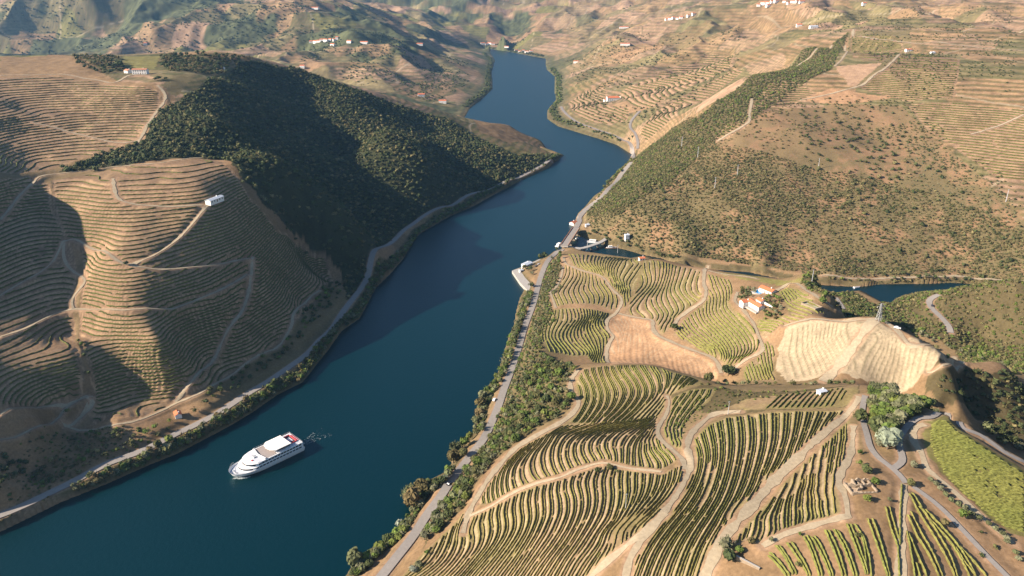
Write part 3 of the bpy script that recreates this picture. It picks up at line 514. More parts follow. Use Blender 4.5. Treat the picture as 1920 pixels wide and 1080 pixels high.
SCRUB = RC([(1100,405),(1190,300),(1260,240),(1350,262),(1410,215),(1470,205),(1560,195),(1690,200),(1790,290),(1870,360),(1930,420),(1930,524),(1560,524),(1400,496),(1240,484),(1110,432)], 740, 1900)
sm = in_poly(GX, GY, SCRUB)
k = sstep(.36, .52, n1*.6+n2*.4); k = k*(1-.4*sstep(60, 110, ZS)); sc = mixc(np.broadcast_to(RED*.35+DRY*.55, shape+(3,)), np.broadcast_to(OLIVE*.95, shape+(3,)), k); Cg[sm] = sc[sm]
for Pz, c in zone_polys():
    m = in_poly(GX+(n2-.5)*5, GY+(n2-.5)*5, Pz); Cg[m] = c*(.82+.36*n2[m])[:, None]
# shore strip: earth and scrub
m = (~inw) & (dsh < 9) & (dist < 2200); Cg[m] = (OLIVE*.75*(.7+.6*n2[m][:, None]))
# ------------------------------------------------------------------ vineyard rows
HSO = lambda x, y: samp(ZF, x, y)
def march(F, X0, Y0, h, lev):
    """contour lines of the grid F (ny,nx) at the levels lev -> list of (level, pts)"""
    out = []; ny, nx = F.shape
    for L in lev:
        G = F-L; B = G > 0
        c = B[:-1, :-1].astype(int)+2*B[:-1, 1:]+4*B[1:, 1:]+8*B[1:, :-1]
        js, is_ = np.nonzero((c > 0) & (c < 15) & ~np.isnan(F[:-1, :-1]+F[1:, 1:]+F[1:, :-1]+F[:-1, 1:]))
        adj = {}
        for j, i in zip(js.tolist(), is_.tolist()):
            e = []
            b = c[j, i]; b0 = b & 1; b1 = (b >> 1) & 1; b2 = (b >> 2) & 1; b3 = (b >> 3) & 1
            if b0 != b1: e.append((j, i, 0))
            if b1 != b2: e.append((j, i+1, 1))
            if b3 != b2: e.append((j+1, i, 0))
            if b0 != b3: e.append((j, i, 1))
            for a, d in ((0, 1), (2, 3)) if len(e) == 4 else ((0, 1),):
                adj.setdefault(e[a], []).append(e[d]); adj.setdefault(e[d], []).append(e[a])
        seen = set()
        def pos(e):
            j, i, t = e
            if t == 0: a, b = G[j, i], G[j, i+1]; f = a/(a-b); return (X0+(i+f)*h, Y0+j*h)
            a, b = G[j, i], G[j+1, i]; f = a/(a-b); return (X0+i*h, Y0+(j+f)*h)
        ends = [e for e in adj if len(adj[e]) == 1]+list(adj)
        for e0 in ends:
            if e0 in seen: continue
            line = [e0]; seen.add(e0)
            while True:
                nx_ = [q for q in adj[line[-1]] if q not in seen]
                if not nx_: break
                line.append(nx_[0]); seen.add(nx_[0])
            if len(line) > 4: out.append((L, np.array([pos(q) for q in line])))
    return out
def resample(C, s):
    L = np.r_[0, np.cumsum(np.hypot(*np.diff(C, axis=0).T))]
    if L[-1] < s*2: return None
    n = int(L[-1]/s)+1; t = np.linspace(0, L[-1], n); return np.stack([np.interp(t, L, C[:, 0]), np.interp(t, L, C[:, 1])], 1)
ROWS = []   # (pts, width, height, hue, desc)
def clip_line(C, poly, inset, wtrk, mind):
    bad = np.isnan(C[:, 0]); C = np.where(bad[:, None], 0.0, C); ok = in_poly(C[:, 0], C[:, 1], poly) & ~bad
    if poly is not None and inset > 0: ok &= seg_dist(C[:, 0], C[:, 1], poly) > inset
    ok &= samp(trk_d, C[:, 0], C[:, 1]) > wtrk
    out = []; i = 0
    while i < len(C):
        if ok[i]:
            j = i
            while j+1 < len(C) and ok[j+1]: j += 1
            if j-i >= mind: out.append(C[i:j+1])
            i = j+1
        else: i += 1
    return out
def breaks(C, gap):
    if gap <= 0: return [C]
    out = []; i = 0
    while i < len(C):
        n = int(rnd.expovariate(gap)*1.0)+12
        out.append(C[i:i+n+1]); i += n+(1 if rnd.random() < .5 else 2)
    return [c for c in out if len(c) > 4]
tfade = sstep(.3, 3.5, trk_d)
PHI = np.full(shape, np.nan); Zt = Z
def relief(m, phi, amp, per, colr_b, colr_t, maxd=3.2):
    """terrace steps along phi inside mask m"""
    f = phi-np.floor(phi)
    prof = np.where(f < .62, f*.25, .155+(f-.62)/.38*.845)       # tread then bank
    return prof-f
rowspec = []
for F in VF:
    poly = RC(F['poly'], F['t0'], F['t1']); F['W'] = poly
    gp = []; gv = []
    for v, pts in F['g']:
        w = RC(pts, F['t0'], F['t1']); L = np.r_[0, np.cumsum(np.hypot(*np.diff(w, axis=0).T))]
        n = max(2, int(L[-1]/10)); t = np.linspace(0, L[-1], n); q = np.stack([np.interp(t, L, w[:, 0]), np.interp(t, L, w[:, 1])], 1)
        if n > 4: q[1:-1] = (q[:-2]+q[1:-1]*2+q[2:])/4
        gp += list(q); gv += [v]*n
    gp = np.array(gp); gv = np.array(gv, float)
    R = RBF(gp, gv, 6.0, 8e-4); F['phi'] = R
    x0, y0 = poly.min(0); x1, y1 = poly.max(0); h = 1.1
    m = in_poly(GX, GY, poly)
    if m.any():
        X, Y = GX[m], GY[m]; ph = R(X, Y); e = 1.0
        gx = (R(X+e, Y)-R(X-e, Y))/(2*e); gy = (R(X, Y+e)-R(X, Y-e))/(2*e)
        zx = (samp(ZF, X+4, Y)-samp(ZF, X-4, Y))/8; zy = (samp(ZF, X, Y+4)-samp(ZF, X, Y-4))/8
        g2 = gx*gx+gy*gy+1e-9; dz = (zx*gx+zy*gy)/g2; dz = np.clip(dz, -3, 3)*F['relief']
        spac = 1/np.sqrt(g2); ok = (spac > 1.8)
        edge = tfade[m]*ok*sstep(.2, 2.5, seg_dist(X, Y, poly))
        f = ph-np.floor(ph)
        up_ = dz > 0
        fu = np.where(up_, f, 1-f)
        prof = np.where(fu < .66, fu*.22, .145+(fu-.66)/.34*.855)-fu
        Z[m] += prof*np.abs(dz)*edge
        bank = sstep(.60, .70, fu)*(1-sstep(.94, 1.0, fu))*edge
        base = SOIL*(.9+.25*n1[m])[:, None] if F['ground'] is None else F['ground']*np.ones((m.sum(), 1))
        gr = sstep(.45, .75, n1[m]+.15*n2[m]+.18*F['hue'])
        gr = .25+.5*gr; base = base*(1-gr[:, None])+GRASS*gr[:, None]
        tr_ = base*(.74+.2*n2[m])[:, None]; bk = (base*.65+PALE*.30)*(.85+.3*n2[m])[:, None]
        Cg[m] = tr_*(1-bank[:, None])+bk*bank[:, None]
    nx = int((x1-x0)/h)+2; ny = int((y1-y0)/h)+2
    gxx, gyy = np.meshgrid(x0+np.arange(nx)*h, y0+np.arange(ny)*h); Fg = R(gxx, gyy)
    a = math.floor(np.nanmin(gv))-2; b = math.ceil(np.nanmax(gv))+2
    lev = [k+r for k in range(a, b) for r in F['rows']]
    for L, C in march(Fg, x0, y0, h, lev): rowspec.append((C, poly, F))
for c in VFD:
    w = RC(c, 0, 700); C = resample(w, 1.0)
    if C is not None:
        for _ in range(3): C[1:-1] = (C[:-2]+C[1:-1]*2+C[2:])/4
        ROWS.append((C, .7, 1.3, .3, 'widely spaced rows on the slope below the ruin'))
for C, poly, F in rowspec:
    t = np.hypot(C[:, 0].mean(), C[:, 1].mean()); s = .9 if t < 480 else 1.5
    C = resample(C, s)
    if C is None: continue
    R = F['phi']; gxv = np.hypot(R(C[:, 0]+1, C[:, 1])-R(C[:, 0]-1, C[:, 1]), R(C[:, 0], C[:, 1]+1)-R(C[:, 0], C[:, 1]-1))/2
    nr = len(F['rows']); lv = R(C[:1, 0], C[:1, 1])[0]; fi = min(range(nr), key=lambda k: abs((lv-F['rows'][k]+.5) % 1-.5))
    lim = (1.1 if fi == 0 else .42 if nr == 2 else .30) if F['rows'][0] != .5 else .75      # thin out where rows crowd together
    if int(math.floor(lv)) % 2: lim = min(lim, .62)
    ok_ = gxv < lim
    if not ok_.any(): continue
    C = np.where(ok_[:, None], C, np.nan)
    for c in clip_line(C, poly, .8, .7, 6):
        for q in breaks(c, F['gap']*.35): ROWS.append((q, F['w'], F['h'], F['hue'], F['desc']))
# green dense plot: straight rows
GP = RC([(1745,790),(1768,784),(1800,812),(1860,850),(1925,892),(1925,1008),(1875,985),(1800,925),(1765,885),(1745,848),(1738,815)], 150, 600)
a = RC([(1760,830),(1900,880)], 150, 600); dv = (a[1]-a[0])/np.hypot(*(a[1]-a[0])); nv = np.array((-dv[1], dv[0])); c0 = GP.mean(0)
for k in range(-60, 61):
    C = resample(np.array([c0+nv*k*1.9-dv*110, c0+nv*k*1.9+dv*110]), 1.0); C += (np.stack([vnoise(C[:, 0]/15, C[:, 1]/15, 1), vnoise(C[:, 0]/15, C[:, 1]/15, 2)], 1)-.5)*1.0
    for c in clip_line(C, GP, .5, .5, 5):
        for q in breaks(c, .02): ROWS.append((q, .85, 1.1, 1.6, 'dense bright green plot at the right edge'))
# left bank contour rows
for pts, t0, t1, stp, hh, ww, desc in LF:
    poly = RC(pts, t0, t1); m = in_poly(GX, GY, poly)
    x0, y0 = poly.min(0); x1, y1 = poly.max(0); h = 1.6; nx = int((x1-x0)/h)+2; ny = int((y1-y0)/h)+2
    gxx, gyy = np.meshgrid(x0+np.arange(nx)*h, y0+np.arange(ny)*h); Fg = samp(ZS, gxx, gyy)
    for _ in range(6):
        Fg[1:-1] = (Fg[:-2]+2*Fg[1:-1]+Fg[2:])/4; Fg[:, 1:-1] = (Fg[:, :-2]+2*Fg[:, 1:-1]+Fg[:, 2:])/4
    def smp(x, y): 
        i = np.clip((x-x0)/h, 0, nx-1.01); j = np.clip((y-y0)/h, 0, ny-1.01); a = i.astype(int); b = j.astype(int); u = i-a; v = j-b
        return (Fg[b, a]*(1-u)+Fg[b, a+1]*u)*(1-v)+(Fg[b+1, a]*(1-u)+Fg[b+1, a+1]*u)*v
    ph = smp(GX[m], GY[m])/stp; f = ph-np.floor(ph)
    sl_ = np.hypot(smp(GX[m]+3, GY[m])-smp(GX[m]-3, GY[m]), smp(GX[m], GY[m]+3)-smp(GX[m], GY[m]-3))/6
    edge = tfade[m]*sstep(.08, .2, sl_)
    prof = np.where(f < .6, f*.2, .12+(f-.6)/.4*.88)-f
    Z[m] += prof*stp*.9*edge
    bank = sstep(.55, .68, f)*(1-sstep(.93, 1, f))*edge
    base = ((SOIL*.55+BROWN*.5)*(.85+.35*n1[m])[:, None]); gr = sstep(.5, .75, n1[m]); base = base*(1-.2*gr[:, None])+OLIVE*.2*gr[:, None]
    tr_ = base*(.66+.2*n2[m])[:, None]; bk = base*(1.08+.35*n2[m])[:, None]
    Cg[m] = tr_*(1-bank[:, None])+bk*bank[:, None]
    lev = [stp*(k+.42) for k in range(int(np.nanmin(Fg)/stp)-1, int(np.nanmax(Fg)/stp)+2)]
    for L, C in march(Fg, x0, y0, h, lev):
        C = resample(C, 1.8)
        if C is None: continue
        if len(C) > 6: C[1:-1] += (NR.random((len(C)-2, 2))-.5)*.5
        for c in clip_line(C, poly, 1.5, 1.2, 4):
            for q in breaks(c, .012): ROWS.append((q, ww, hh, 1.0, desc))
# bare terraced field steps
for pts, g, t0, t1, colr, amp in [
    ([(1478,614),(1535,602),(1640,602),(1690,632),(1788,678),(1785,690),(1740,700),(1725,712),(1475,714),(1458,690),(1462,650)],
     [(0,z6([(350,560),(310,650),(330,760),(370,870)])),(2,z6([(440,510),(420,640),(465,780),(490,860)])),(4,z6([(520,450),(520,620),(565,760),(610,860)])),(6,z6([(590,430),(580,600),(650,740),(700,850)])),(8,z6([(655,400),(640,560),(735,750)])),(10,z6([(720,390),(700,560),(785,690)])),(12,z6([(780,390),(760,520),(825,640)])),(14,z6([(860,400),(850,540),(880,580)])),
      (12,z6([(1060,520),(970,680),(880,850)])),(14,z6([(1080,480),(1060,640),(980,850)])),(16,z6([(1150,500),(1140,660),(1060,850)])),(18,z6([(1210,540),(1215,650),(1150,850)])),(20,z6([(1300,560),(1310,650),(1250,840)])),(22,z6([(1380,580),(1400,660),(1330,800)])),(24,z6([(1480,610),(1500,680),(1450,760)]))],440,640,STRAW,.95),
    ([(1144,600),(1170,592),(1218,604),(1232,632),(1288,656),(1342,686),(1345,702),(1318,710),(1230,680),(1148,684),(1144,650)],
     [(0,z5([(680,600),(655,700),(640,850)])),(4,z5([(770,600),(720,750),(700,900)])),(8,z5([(850,620),(870,750),(870,920)])),(12,z5([(950,650),(1000,780),(1060,940)])),(16,z5([(1050,740),(1180,850),(1210,970)])),(20,z5([(1180,820),(1340,890),(1370,1000)])),(22,z5([(1300,860),(1440,910),(1450,1010)]))],500,700,RED,.9)]:
    poly = RC(pts, t0, t1); m = in_poly(GX, GY, poly); gp = []; gv = []
    for v, q in g:
        w = RC(q, t0, t1); L = np.r_[0, np.cumsum(np.hypot(*np.diff(w, axis=0).T))]; n = max(2, int(L[-1]/8)); t = np.linspace(0, L[-1], n); gp += list(zip(np.interp(t, L, w[:, 0]), np.interp(t, L, w[:, 1]))); gv += [v]*n
    R = RBF(gp, gv, 6.0, 8e-4); X, Y = GX[m], GY[m]; ph = R(X, Y)
    gx = (R(X+1, Y)-R(X-1, Y))/2; gy = (R(X, Y+1)-R(X, Y-1))/2; spac = 1/np.sqrt(gx*gx+gy*gy+1e-9); s_ = sstep(1.2, 2.5, spac)*tfade[m]
    f = ph-np.floor(ph); prof = np.where(f < .6, f*.1, .06+(f-.6)/.4*.94)-f
    sgn = -1
    s_ = s_*sstep(.5, 5, seg_dist(X, Y, poly)); Z[m] += -prof*amp*.7*s_*np.clip(spac/4, .3, 1)
    k = (sstep(.55, .7, f)*(1-sstep(.9, 1, f))*s_)[:, None]
    f2 = f; ln = np.exp(-((f2-.52)/.14)**2)[:, None]*s_[:, None]
    if colr is RED: pf = np.exp(-((np.modf(ph*2+.2)[0]-.5)/.14)**2)[:, None]*sstep(.3, .6, n1[m])[:, None]; Cg[m] = (RED*(.85+.4*n2[m])[:, None])*(1-.7*pf)+(PALE*.9)*.7*pf
    else: Cg[m] = (STRAW*(.9+.2*n2[m])[:, None])*(1-.78*ln)+np.array((.13,.115,.065))*.78*ln
# pale earth beside tracks
m = (trk_d < 2.2) & (~inw); kk = (1-sstep(.2, 2.2, trk_d[m]))[:, None]*.8; Cg[m] = Cg[m]*(1-kk)+SOIL*1.1*(.75+.4*n2[m])[:, None]*kk
Cg *= (.86+.28*n2)[..., None]
def HZ(x, y): return samp(Z, x, y)
# ------------------------------------------------------------------ terrain mesh
M_gnd = mat('earth', attr='Col', rough=.95, noise=.30, nscale=.55, spec=.1)
idx = np.arange(NRR*NA).reshape(NRR, NA)
fc = np.stack([idx[:-1, :-1], idx[:-1, 1:], idx[1:, 1:], idx[1:, :-1]], -1).reshape(-1, 4)
me = np_mesh('terrain', np.stack([GX, GY, Z], -1).reshape(-1, 3), fc, np.clip(Cg, 0, 1).reshape(-1, 3), True, M_gnd)
tag(link('terrain', me), kind='structure')
# water
wm = bpy.data.materials.new('river_water'); wm.use_nodes = True; nt = wm.node_tree; b = nt.nodes['Principled BSDF']
b.inputs['Base Color'].default_value = (.0001, .012, .0145, 1); b.inputs['Specular IOR Level'].default_value = .95; b.inputs['Specular Tint'].default_value = (.05, .72, .96, 1); b.inputs['Roughness'].default_value = .38; b.inputs['IOR'].default_value = 1.33
tc = nt.nodes.new('ShaderNodeTexCoord'); nz = nt.nodes.new('ShaderNodeTexNoise'); nz.inputs['Scale'].default_value = .35; nz.inputs['Detail'].default_value = 6; nz.inputs['Roughness'].default_value = .7
bp = nt.nodes.new('ShaderNodeBump'); bp.inputs['Strength'].default_value = .35; bp.inputs['Distance'].default_value = .5
nt.links.new(tc.outputs['Object'], nz.inputs['Vector']); nt.links.new(nz.outputs[0], bp.inputs['Height']); nt.links.new(bp.outputs[0], b.inputs['Normal'])
me = np_mesh('water', [(-1500, 0, 0), (1500, 0, 0), (2500, 5500, 0), (-2500, 5500, 0)], [(0, 1, 2, 3)], None, False, wm)
tag(link('water', me), kind='structure')
# ribbons
M_dirt = mat('track_dirt', tuple(PALE*.92), .95, .22, .6, spec=.1); M_asph = mat('asphalt', (.25, .228, .205), .9, .12, .5, spec=.15); M_line = mat('road_paint', (.7, .7, .68), .7)
def ribbon(C, w, lift, taper=False, off=0, wob=0):
    T = np.gradient(C, axis=0); T /= np.hypot(T[:, 0], T[:, 1])[:, None]+1e-9; N = np.stack([-T[:, 1], T[:, 0]], 1)
    k = np.linspace(-1, 1, 5); ww = np.full(len(C), w)
    if wob: ww = w*(1+wob*(fbm(C[:, 0]/5, C[:, 1]/5, 3, 4)-.5)*2)
    X = C[:, None, :]+N[:, None, :]*(k[None, :, None]*ww[:, None, None]+off)
    z = HZ(X[..., 0], X[..., 1])+lift; v = np.dstack([X, z]).reshape(-1, 3); i = np.arange(len(C)*5).reshape(-1, 5)
    f = np.stack([i[:-1, :-1], i[1:, :-1], i[1:, 1:], i[:-1, 1:]], -1).reshape(-1, 4); return v, f
ti = 0
for kind, C, w, lab in ALLT:
    ti += 1; far = np.hypot(*C.mean(0)); lift = .10+far/6000+ti*.004
    if kind == 't': v, f = ribbon(C, w, lift, wob=.8); o = link('dirt_track', np_mesh('dirt_track', v, f, None, True, M_dirt)); tag(o, kind='structure')
    else:
        v, f = ribbon(C, w, lift+.08); o = link('road', np_mesh('road', v, f, None, True, M_asph)); tag(o, kind='structure')
# ------------------------------------------------------------------ vine row meshes
M_vine = mat('vine_leaves', attr='Col', rough=.8, noise=.35, nscale=1.3, spec=.15)
VG = np.array((.15, .155, .04)); VY = np.array((.215, .18, .055)); VD = np.array((.085, .12, .03))
def row_geo(C, w, h, hue):
    n = len(C); T = np.gradient(C, axis=0); T /= np.hypot(T[:, 0], T[:, 1])[:, None]+1e-9; N = np.stack([-T[:, 1], T[:, 0]], 1)
    h = h*(.8 if hue < 1.5 else 1); prof = np.array([(-.5, .12), (-.45, .72), (0, 1.0), (.45, .72), (.5, .12)])
    j = NR.random((n, 5, 2))-.5
    ww = w*(.75+.5*NR.random((n, 1))); hh = h*(.78+.35*NR.random((n, 1)))
    o_ = prof[None, :, 0]*ww+j[..., 0]*w*.35; zz = prof[None, :, 1]*hh+j[..., 1]*h*.12
    X = C[:, None, :]+N[:, None, :]*o_[..., None]; z = HZ(C[:, 0], C[:, 1])[:, None]+zz
    z[:, 0] -= .35*h; z[:, 4] -= .35*h
    z[0, 1:4] = z[0, 1:4]*.5+z[0, [0, 0, 4]]*.5; z[-1, 1:4] = z[-1, 1:4]*.5+z[-1, [0, 0, 4]]*.5
    v = np.dstack([X, z]).reshape(-1, 3); i = np.arange(n*5).reshape(n, 5)
    f = np.stack([i[:-1, :-1], i[1:, :-1], i[1:, 1:], i[:-1, 1:]], -1).reshape(-1, 4)
    f = np.vstack([f, [[i[0, 0], i[0, 1], i[0, 2], i[0, 4]], [i[-1, 4], i[-1, 2], i[-1, 1], i[-1, 0]]]])
    y = np.clip(fbm(C[:, 0]/35, C[:, 1]/35, 3, 71)*1.8-.5, 0, 1)[:, None, None]
    c = VG*(1-y)+VY*y; c = c*(1-min(hue, 1)*.5)+VD*min(hue, 1)*.5 if hue <= 1 else np.array((.12, .135, .032))*(1-y*.4)+VY*1.1*y*.4
    c = c*(.7+.6*NR.random((n, 5, 1)))*(.62 if hue == 1.0 else 1)
    return v, f, c.reshape(-1, 3)
def size_of(r):
    C = r[0]; t = math.hypot(*C.mean(0)); 
    u = np.abs(C[:, 0]/C[:, 1]).min(); L = np.hypot(*np.diff(C, axis=0).T).sum()
    px = 960+C[:, 0]/C[:, 1]*FPX
    vis = 1.0 if u < .72 else .0
    return vis*L/t
def build_rows():
    R = sorted(ROWS, key=size_of, reverse=True)
    for r in R[:300]:
        v, f, c = row_geo(*r[:4]); o = link('vine_row', np_mesh('vine_row', v, f, c, False, M_vine)); tag(o, 'green vine row in the '+r[4], 'vine row', 'vine rows of the '+r[4])
    vs = []; fs = []; cs = []; n = 0
    for r in R[300:]:
        v, f, c = row_geo(*r[:4]); vs.append(v); fs.append(f+n); cs.append(c); n += len(v)
    o = link('vine_rows', np_mesh('vine_rows', np.vstack(vs), np.vstack(fs), np.vstack(cs), False, M_vine)); tag(o, 'remaining rows of vines following the terraces on both banks', 'vine rows', kind='stuff')
    print('rows', len(R), 'verts', n)
build_rows()
# ------------------------------------------------------------------ vegetation prototypes
def ico(sub):
    t = (1+5**.5)/2; v = [(-1,t,0),(1,t,0),(-1,-t,0),(1,-t,0),(0,-1,t),(0,1,t),(0,-1,-t),(0,1,-t),(t,0,-1),(t,0,1),(-t,0,-1),(-t,0,1)]
    f = [(0,11,5),(0,5,1),(0,1,7),(0,7,10),(0,10,11),(1,5,9),(5,11,4),(11,10,2),(10,7,6),(7,1,8),(3,9,4),(3,4,2),(3,2,6),(3,6,8),(3,8,9),(4,9,5),(2,4,11),(6,2,10),(8,6,7),(9,8,1)]
    v = [np.array(a)/np.linalg.norm(a) for a in v]
    for _ in range(sub):
        c = {}; nf = []
        def mid(a, b):
            k = (min(a, b), max(a, b))
            if k not in c: m = v[a]+v[b]; v.append(m/np.linalg.norm(m)); c[k] = len(v)-1
            return c[k]
        for a, b, d in f: ab, bd, da = mid(a, b), mid(b, d), mid(d, a); nf += [(a,ab,da),(b,bd,ab),(d,da,bd),(ab,bd,da)]
        f = nf
    return np.array(v), np.array(f)
I0 = ico(0); I1 = ico(1)
def proto(seed, nc, sub, nleaf, flat=.8, spread=.55, trunk=True, lsz=.16):
    """unit crown (radius about 1, base at z=0) made of ragged clumps and loose leaf sprays; returns crown v,t,c and trunk v,t"""
    g = np.random.default_rng(seed); vs = []; fs = []; cs = []; n = 0; base, bf = (I1 if sub else I0)
    for i in range(nc):
        if nc == 1: c = np.zeros(3); r = .85
        else:
            a = g.random()*6.283; q = spread*math.sqrt(g.random()); c = np.array((q*math.cos(a), q*math.sin(a), (g.random()-.35)*.7*flat)); r = .32+.26*g.random()
        d = base*(1+(g.random((len(base), 1))-.5)*.75)*r; d = d*np.array((1, 1, flat*(.85+.3*g.random())))
        v = d+c; vs.append(v); fs.append(bf+n); n += len(v); br = .72+.5*g.random()
        cs.append(np.repeat((br*(.78+.42*g.random((len(v), 1)))), 3, 1))
    if nleaf:
        u = g.normal(size=(nleaf, 3)); u /= np.linalg.norm(u, axis=1)[:, None]; u[:, 2] = np.abs(u[:, 2])*1.1-.3
        p = u*(.72+.35*g.random((nleaf, 1)))*np.array((1, 1, flat)); e1 = g.normal(size=(nleaf, 3))*lsz; e2 = g.normal(size=(nleaf, 3))*lsz
        v = np.stack([p, p+e1, p+e2], 1).reshape(-1, 3); vs.append(v); fs.append(np.arange(nleaf*3).reshape(-1, 3)+n); cs.append(np.repeat(np.repeat(.7+.8*g.random((nleaf, 1)), 3, 0), 3, 1))
    v = np.vstack(vs); v[:, 2] += flat*.85+(.35 if trunk else -.1)
    tv = []; tf = []
    if trunk:
        k = 6
        lx = (g.random(2)-.5)*.2
        for z, r, o in ((-.25, .11, 0), (.4, .08, .4), (1.0, .04, 1)):
            for a in range(k): tv.append((r*math.cos(a*6.283/k)+lx[0]*o, r*math.sin(a*6.283/k)+lx[1]*o, z))
        for s in range(2):
            for a in range(k): b = (a+1) % k; tf += [(s*k+a, s*k+b, (s+1)*k+b), (s*k+a, (s+1)*k+b, (s+1)*k+a)]
        b0 = len(tv)
        for q in range(3):
            an = q*2.1+g.random(); tv += [(.05, 0, .5), (-.05, 0, .5), (.5*math.cos(an), .5*math.sin(an), 1.0)]; tf.append((b0+q*3, b0+q*3+1, b0+q*3+2))
    return v, np.vstack(fs), np.vstack(cs), np.array(tv), np.array(tf)
PT = [proto(10+i, 11, 1, 160, .85, .62, True, .13) for i in range(5)]       # trees
PS = [proto(30+i, 3, 0, 26, .75, .5, False, .2) for i in range(6)]     # shrubs
PM = [proto(50+i, 5, 0, 46, .85, .55, True, .19) for i in range(6)]      # mid trees
PALV = {'oak': [(.06,.072,.026), (.085,.085,.032), (.052,.066,.024)], 'olive': [(.12,.125,.065), (.14,.14,.08), (.10,.11,.05)], 'bright': [(.085,.12,.026), (.11,.13,.03), (.07,.10,.024)],
        'scrub': [(.13,.118,.05), (.105,.10,.042), (.16,.135,.06), (.085,.086,.036)], 'brown': [(.13,.10,.045), (.10,.085,.036)], 'silver': [(.19,.21,.16), (.16,.185,.13)], 'dark': [(.045,.06,.024), (.06,.07,.028)]}
VEG = []  # x, y, r, hscale, kind, palette, desc, group
def veg(x, y, r, kind, pal, desc, hs=1.0):
    c = rnd.choice(PALV[pal]); VEG.append((x, y, r, hs*(.85+.35*rnd.random()), kind, c, desc))
def scatter(px, t0, t1, sp, rr_, kind, pal, desc, dens=1.0, nz=0, world=None, hs=1.0, trk=1.0):
    P_ = RC(px, t0, t1) if world is None else np.array(world); x0, y0 = P_.min(0); x1, y1 = P_.max(0)
    gx, gy = np.meshgrid(np.arange(x0, x1, sp), np.arange(y0, y1, sp)); gx = gx+(NR.random(gx.shape)-.5)*sp*.95; gy = gy+(NR.random(gy.shape)-.5)*sp*.95
    m = in_poly(gx, gy, P_) & (samp(dsh, gx, gy)*np.where(samp(inw*1.0, gx, gy) > .5, -1, 1) > 1.2) & (samp(trk_d, gx, gy) > trk+rr_[0]*.4)
    dn_ = dens
    if nz: dn_ = dens*sstep(.36, .58, fbm(gx/nz, gy/nz, 3, int(sp*10)))
    m &= NR.random(gx.shape) < dn_
    pals = pal if isinstance(pal, (list, tuple)) else [pal]
    for x, y in zip(gx[m], gy[m]):
        q = rnd.random(); r = rr_[0]+(rr_[1]-rr_[0])*q*q if kind == 'shrub' else rr_[0]+(rr_[1]-rr_[0])*q
        veg(float(x), float(y), r, kind, rnd.choice(pals), desc, hs)
def along(px, t0, t1, sp, rr_, kind, pal, desc, off=(-2, 2), hs=1.0):
    W = RC(px, t0, t1); C = resample(W, sp)
    if C is None: return
    pals = pal if isinstance(pal, (list, tuple)) else [pal]
    for x, y in C:
        x += rnd.uniform(*off); y += rnd.uniform(*off)
        if samp(inw*1.0, x, y) > .4 or samp(trk_d, x, y) < rr_[0]*.35: continue
        veg(float(x), float(y), rnd.uniform(*rr_), kind, rnd.choice(pals), desc, hs)
FO = ZN[12][0]
scatter(FO, 600, 1900, 4.8, (1.5, 4.0), 'wood', ['scrub', 'oak', 'oak', 'dark'], '')
scatter([(1100,405),(1190,300),(1260,240),(1350,275),(1430,285),(1520,315),(1640,335),(1760,365),(1850,400),(1930,440),(1930,524),(1560,524),(1400,496),(1240,484),(1110,432)], 740, 1900, 3.5, (.9, 2.4), 'wood', ['scrub', 'scrub', 'scrub', 'brown'], '', .85, hs=.7)
scatter([(1100,405),(1190,300),(1260,240),(1350,275),(1430,285),(1520,315),(1640,335),(1760,365),(1850,400),(1930,440),(1930,524),(1560,524),(1400,496),(1240,484),(1110,432)], 740, 1900, 4.2, (1.3, 2.8), 'wood', ['scrub', 'scrub', 'oak'], '', .9, 60, hs=.75)
scatter([(1100,405),(1190,300),(1260,250),(1400,330),(1500,420),(1400,480),(1240,470)], 740, 1900, 6.5, (1.8, 3.2), 'wood', ['scrub', 'oak'], '', .55, 60)
scatter(ZN[15][0], 800, 1900, 4.4, (1.6, 2.8), 'wood', ['scrub', 'scrub', 'oak', 'bright'], '', .9)
scatter([(1540,260),(1660,250),(1800,330),(1920,420),(1920,520),(1560,515),(1500,430)], 740, 1400, 13, (2.4, 4.2), 'wood', ['oak', 'dark', 'scrub'], '', .6, 90)
scatter([(1100,405),(1190,300),(1260,240),(1350,262),(1410,215),(1470,205),(1560,195),(1690,200),(1790,290),(1870,360),(1930,420),(1930,524),(1560,524),(1400,496),(1240,484),(1110,432)], 740, 1900, 6.2, (.8, 2.6), 'wood', ['scrub', 'scrub', 'oak', 'brown'], '', .75, 45, hs=.8)
scatter([(1380,240),(1480,185),(1700,180),(1840,290),(1930,380),(1930,450),(1800,380),(1700,260),(1500,230)], 740, 1900, 5.5, (1.0, 2.4), 'wood', ['scrub', 'oak'], '', .45, 40)
scatter([(1500,200),(1640,195),(1720,230),(1760,300),(1620,310),(1480,300)], 740, 1500, 14, (2.2, 3.8), 'wood', ['dark', 'oak'], '', .55)
scatter([(1700,260),(1790,290),(1900,380),(1930,430),(1800,400),(1700,330)], 740, 1300, 7.2, (1.2, 1.7), 'wood', 'olive', '', .95)
scatter(ZN[16][0], 540, 790, 3.2, (1.3, 2.3), 'wood', ['scrub', 'bright', 'scrub'], '', .95)
scatter(ZN[14][0], 300, 900, 2.9, (1.3, 2.3), 'shrub', ['bright', 'scrub', 'oak', 'olive'], 'leafy green shrub in the thicket between riverside road and vineyard', 1.0, trk=.3)
scatter([(1020,660),(1090,690),(1068,720),(1072,755),(1040,785),(960,835),(880,905),(860,890),(910,820),(960,740)], 300, 900, 7.5, (2.4, 3.4), 'tree', ['bright', 'oak'], 'taller green tree in the thicket above the riverside road', .7)
scatter([(1020,505),(1050,490),(1050,540),(1035,600),(1010,650),(995,640),(1008,570)], 500, 900, 5.5, (1.2, 1.9), 'shrub', ['olive', 'scrub'], 'round bush on the dry slope above the parking place', .9)
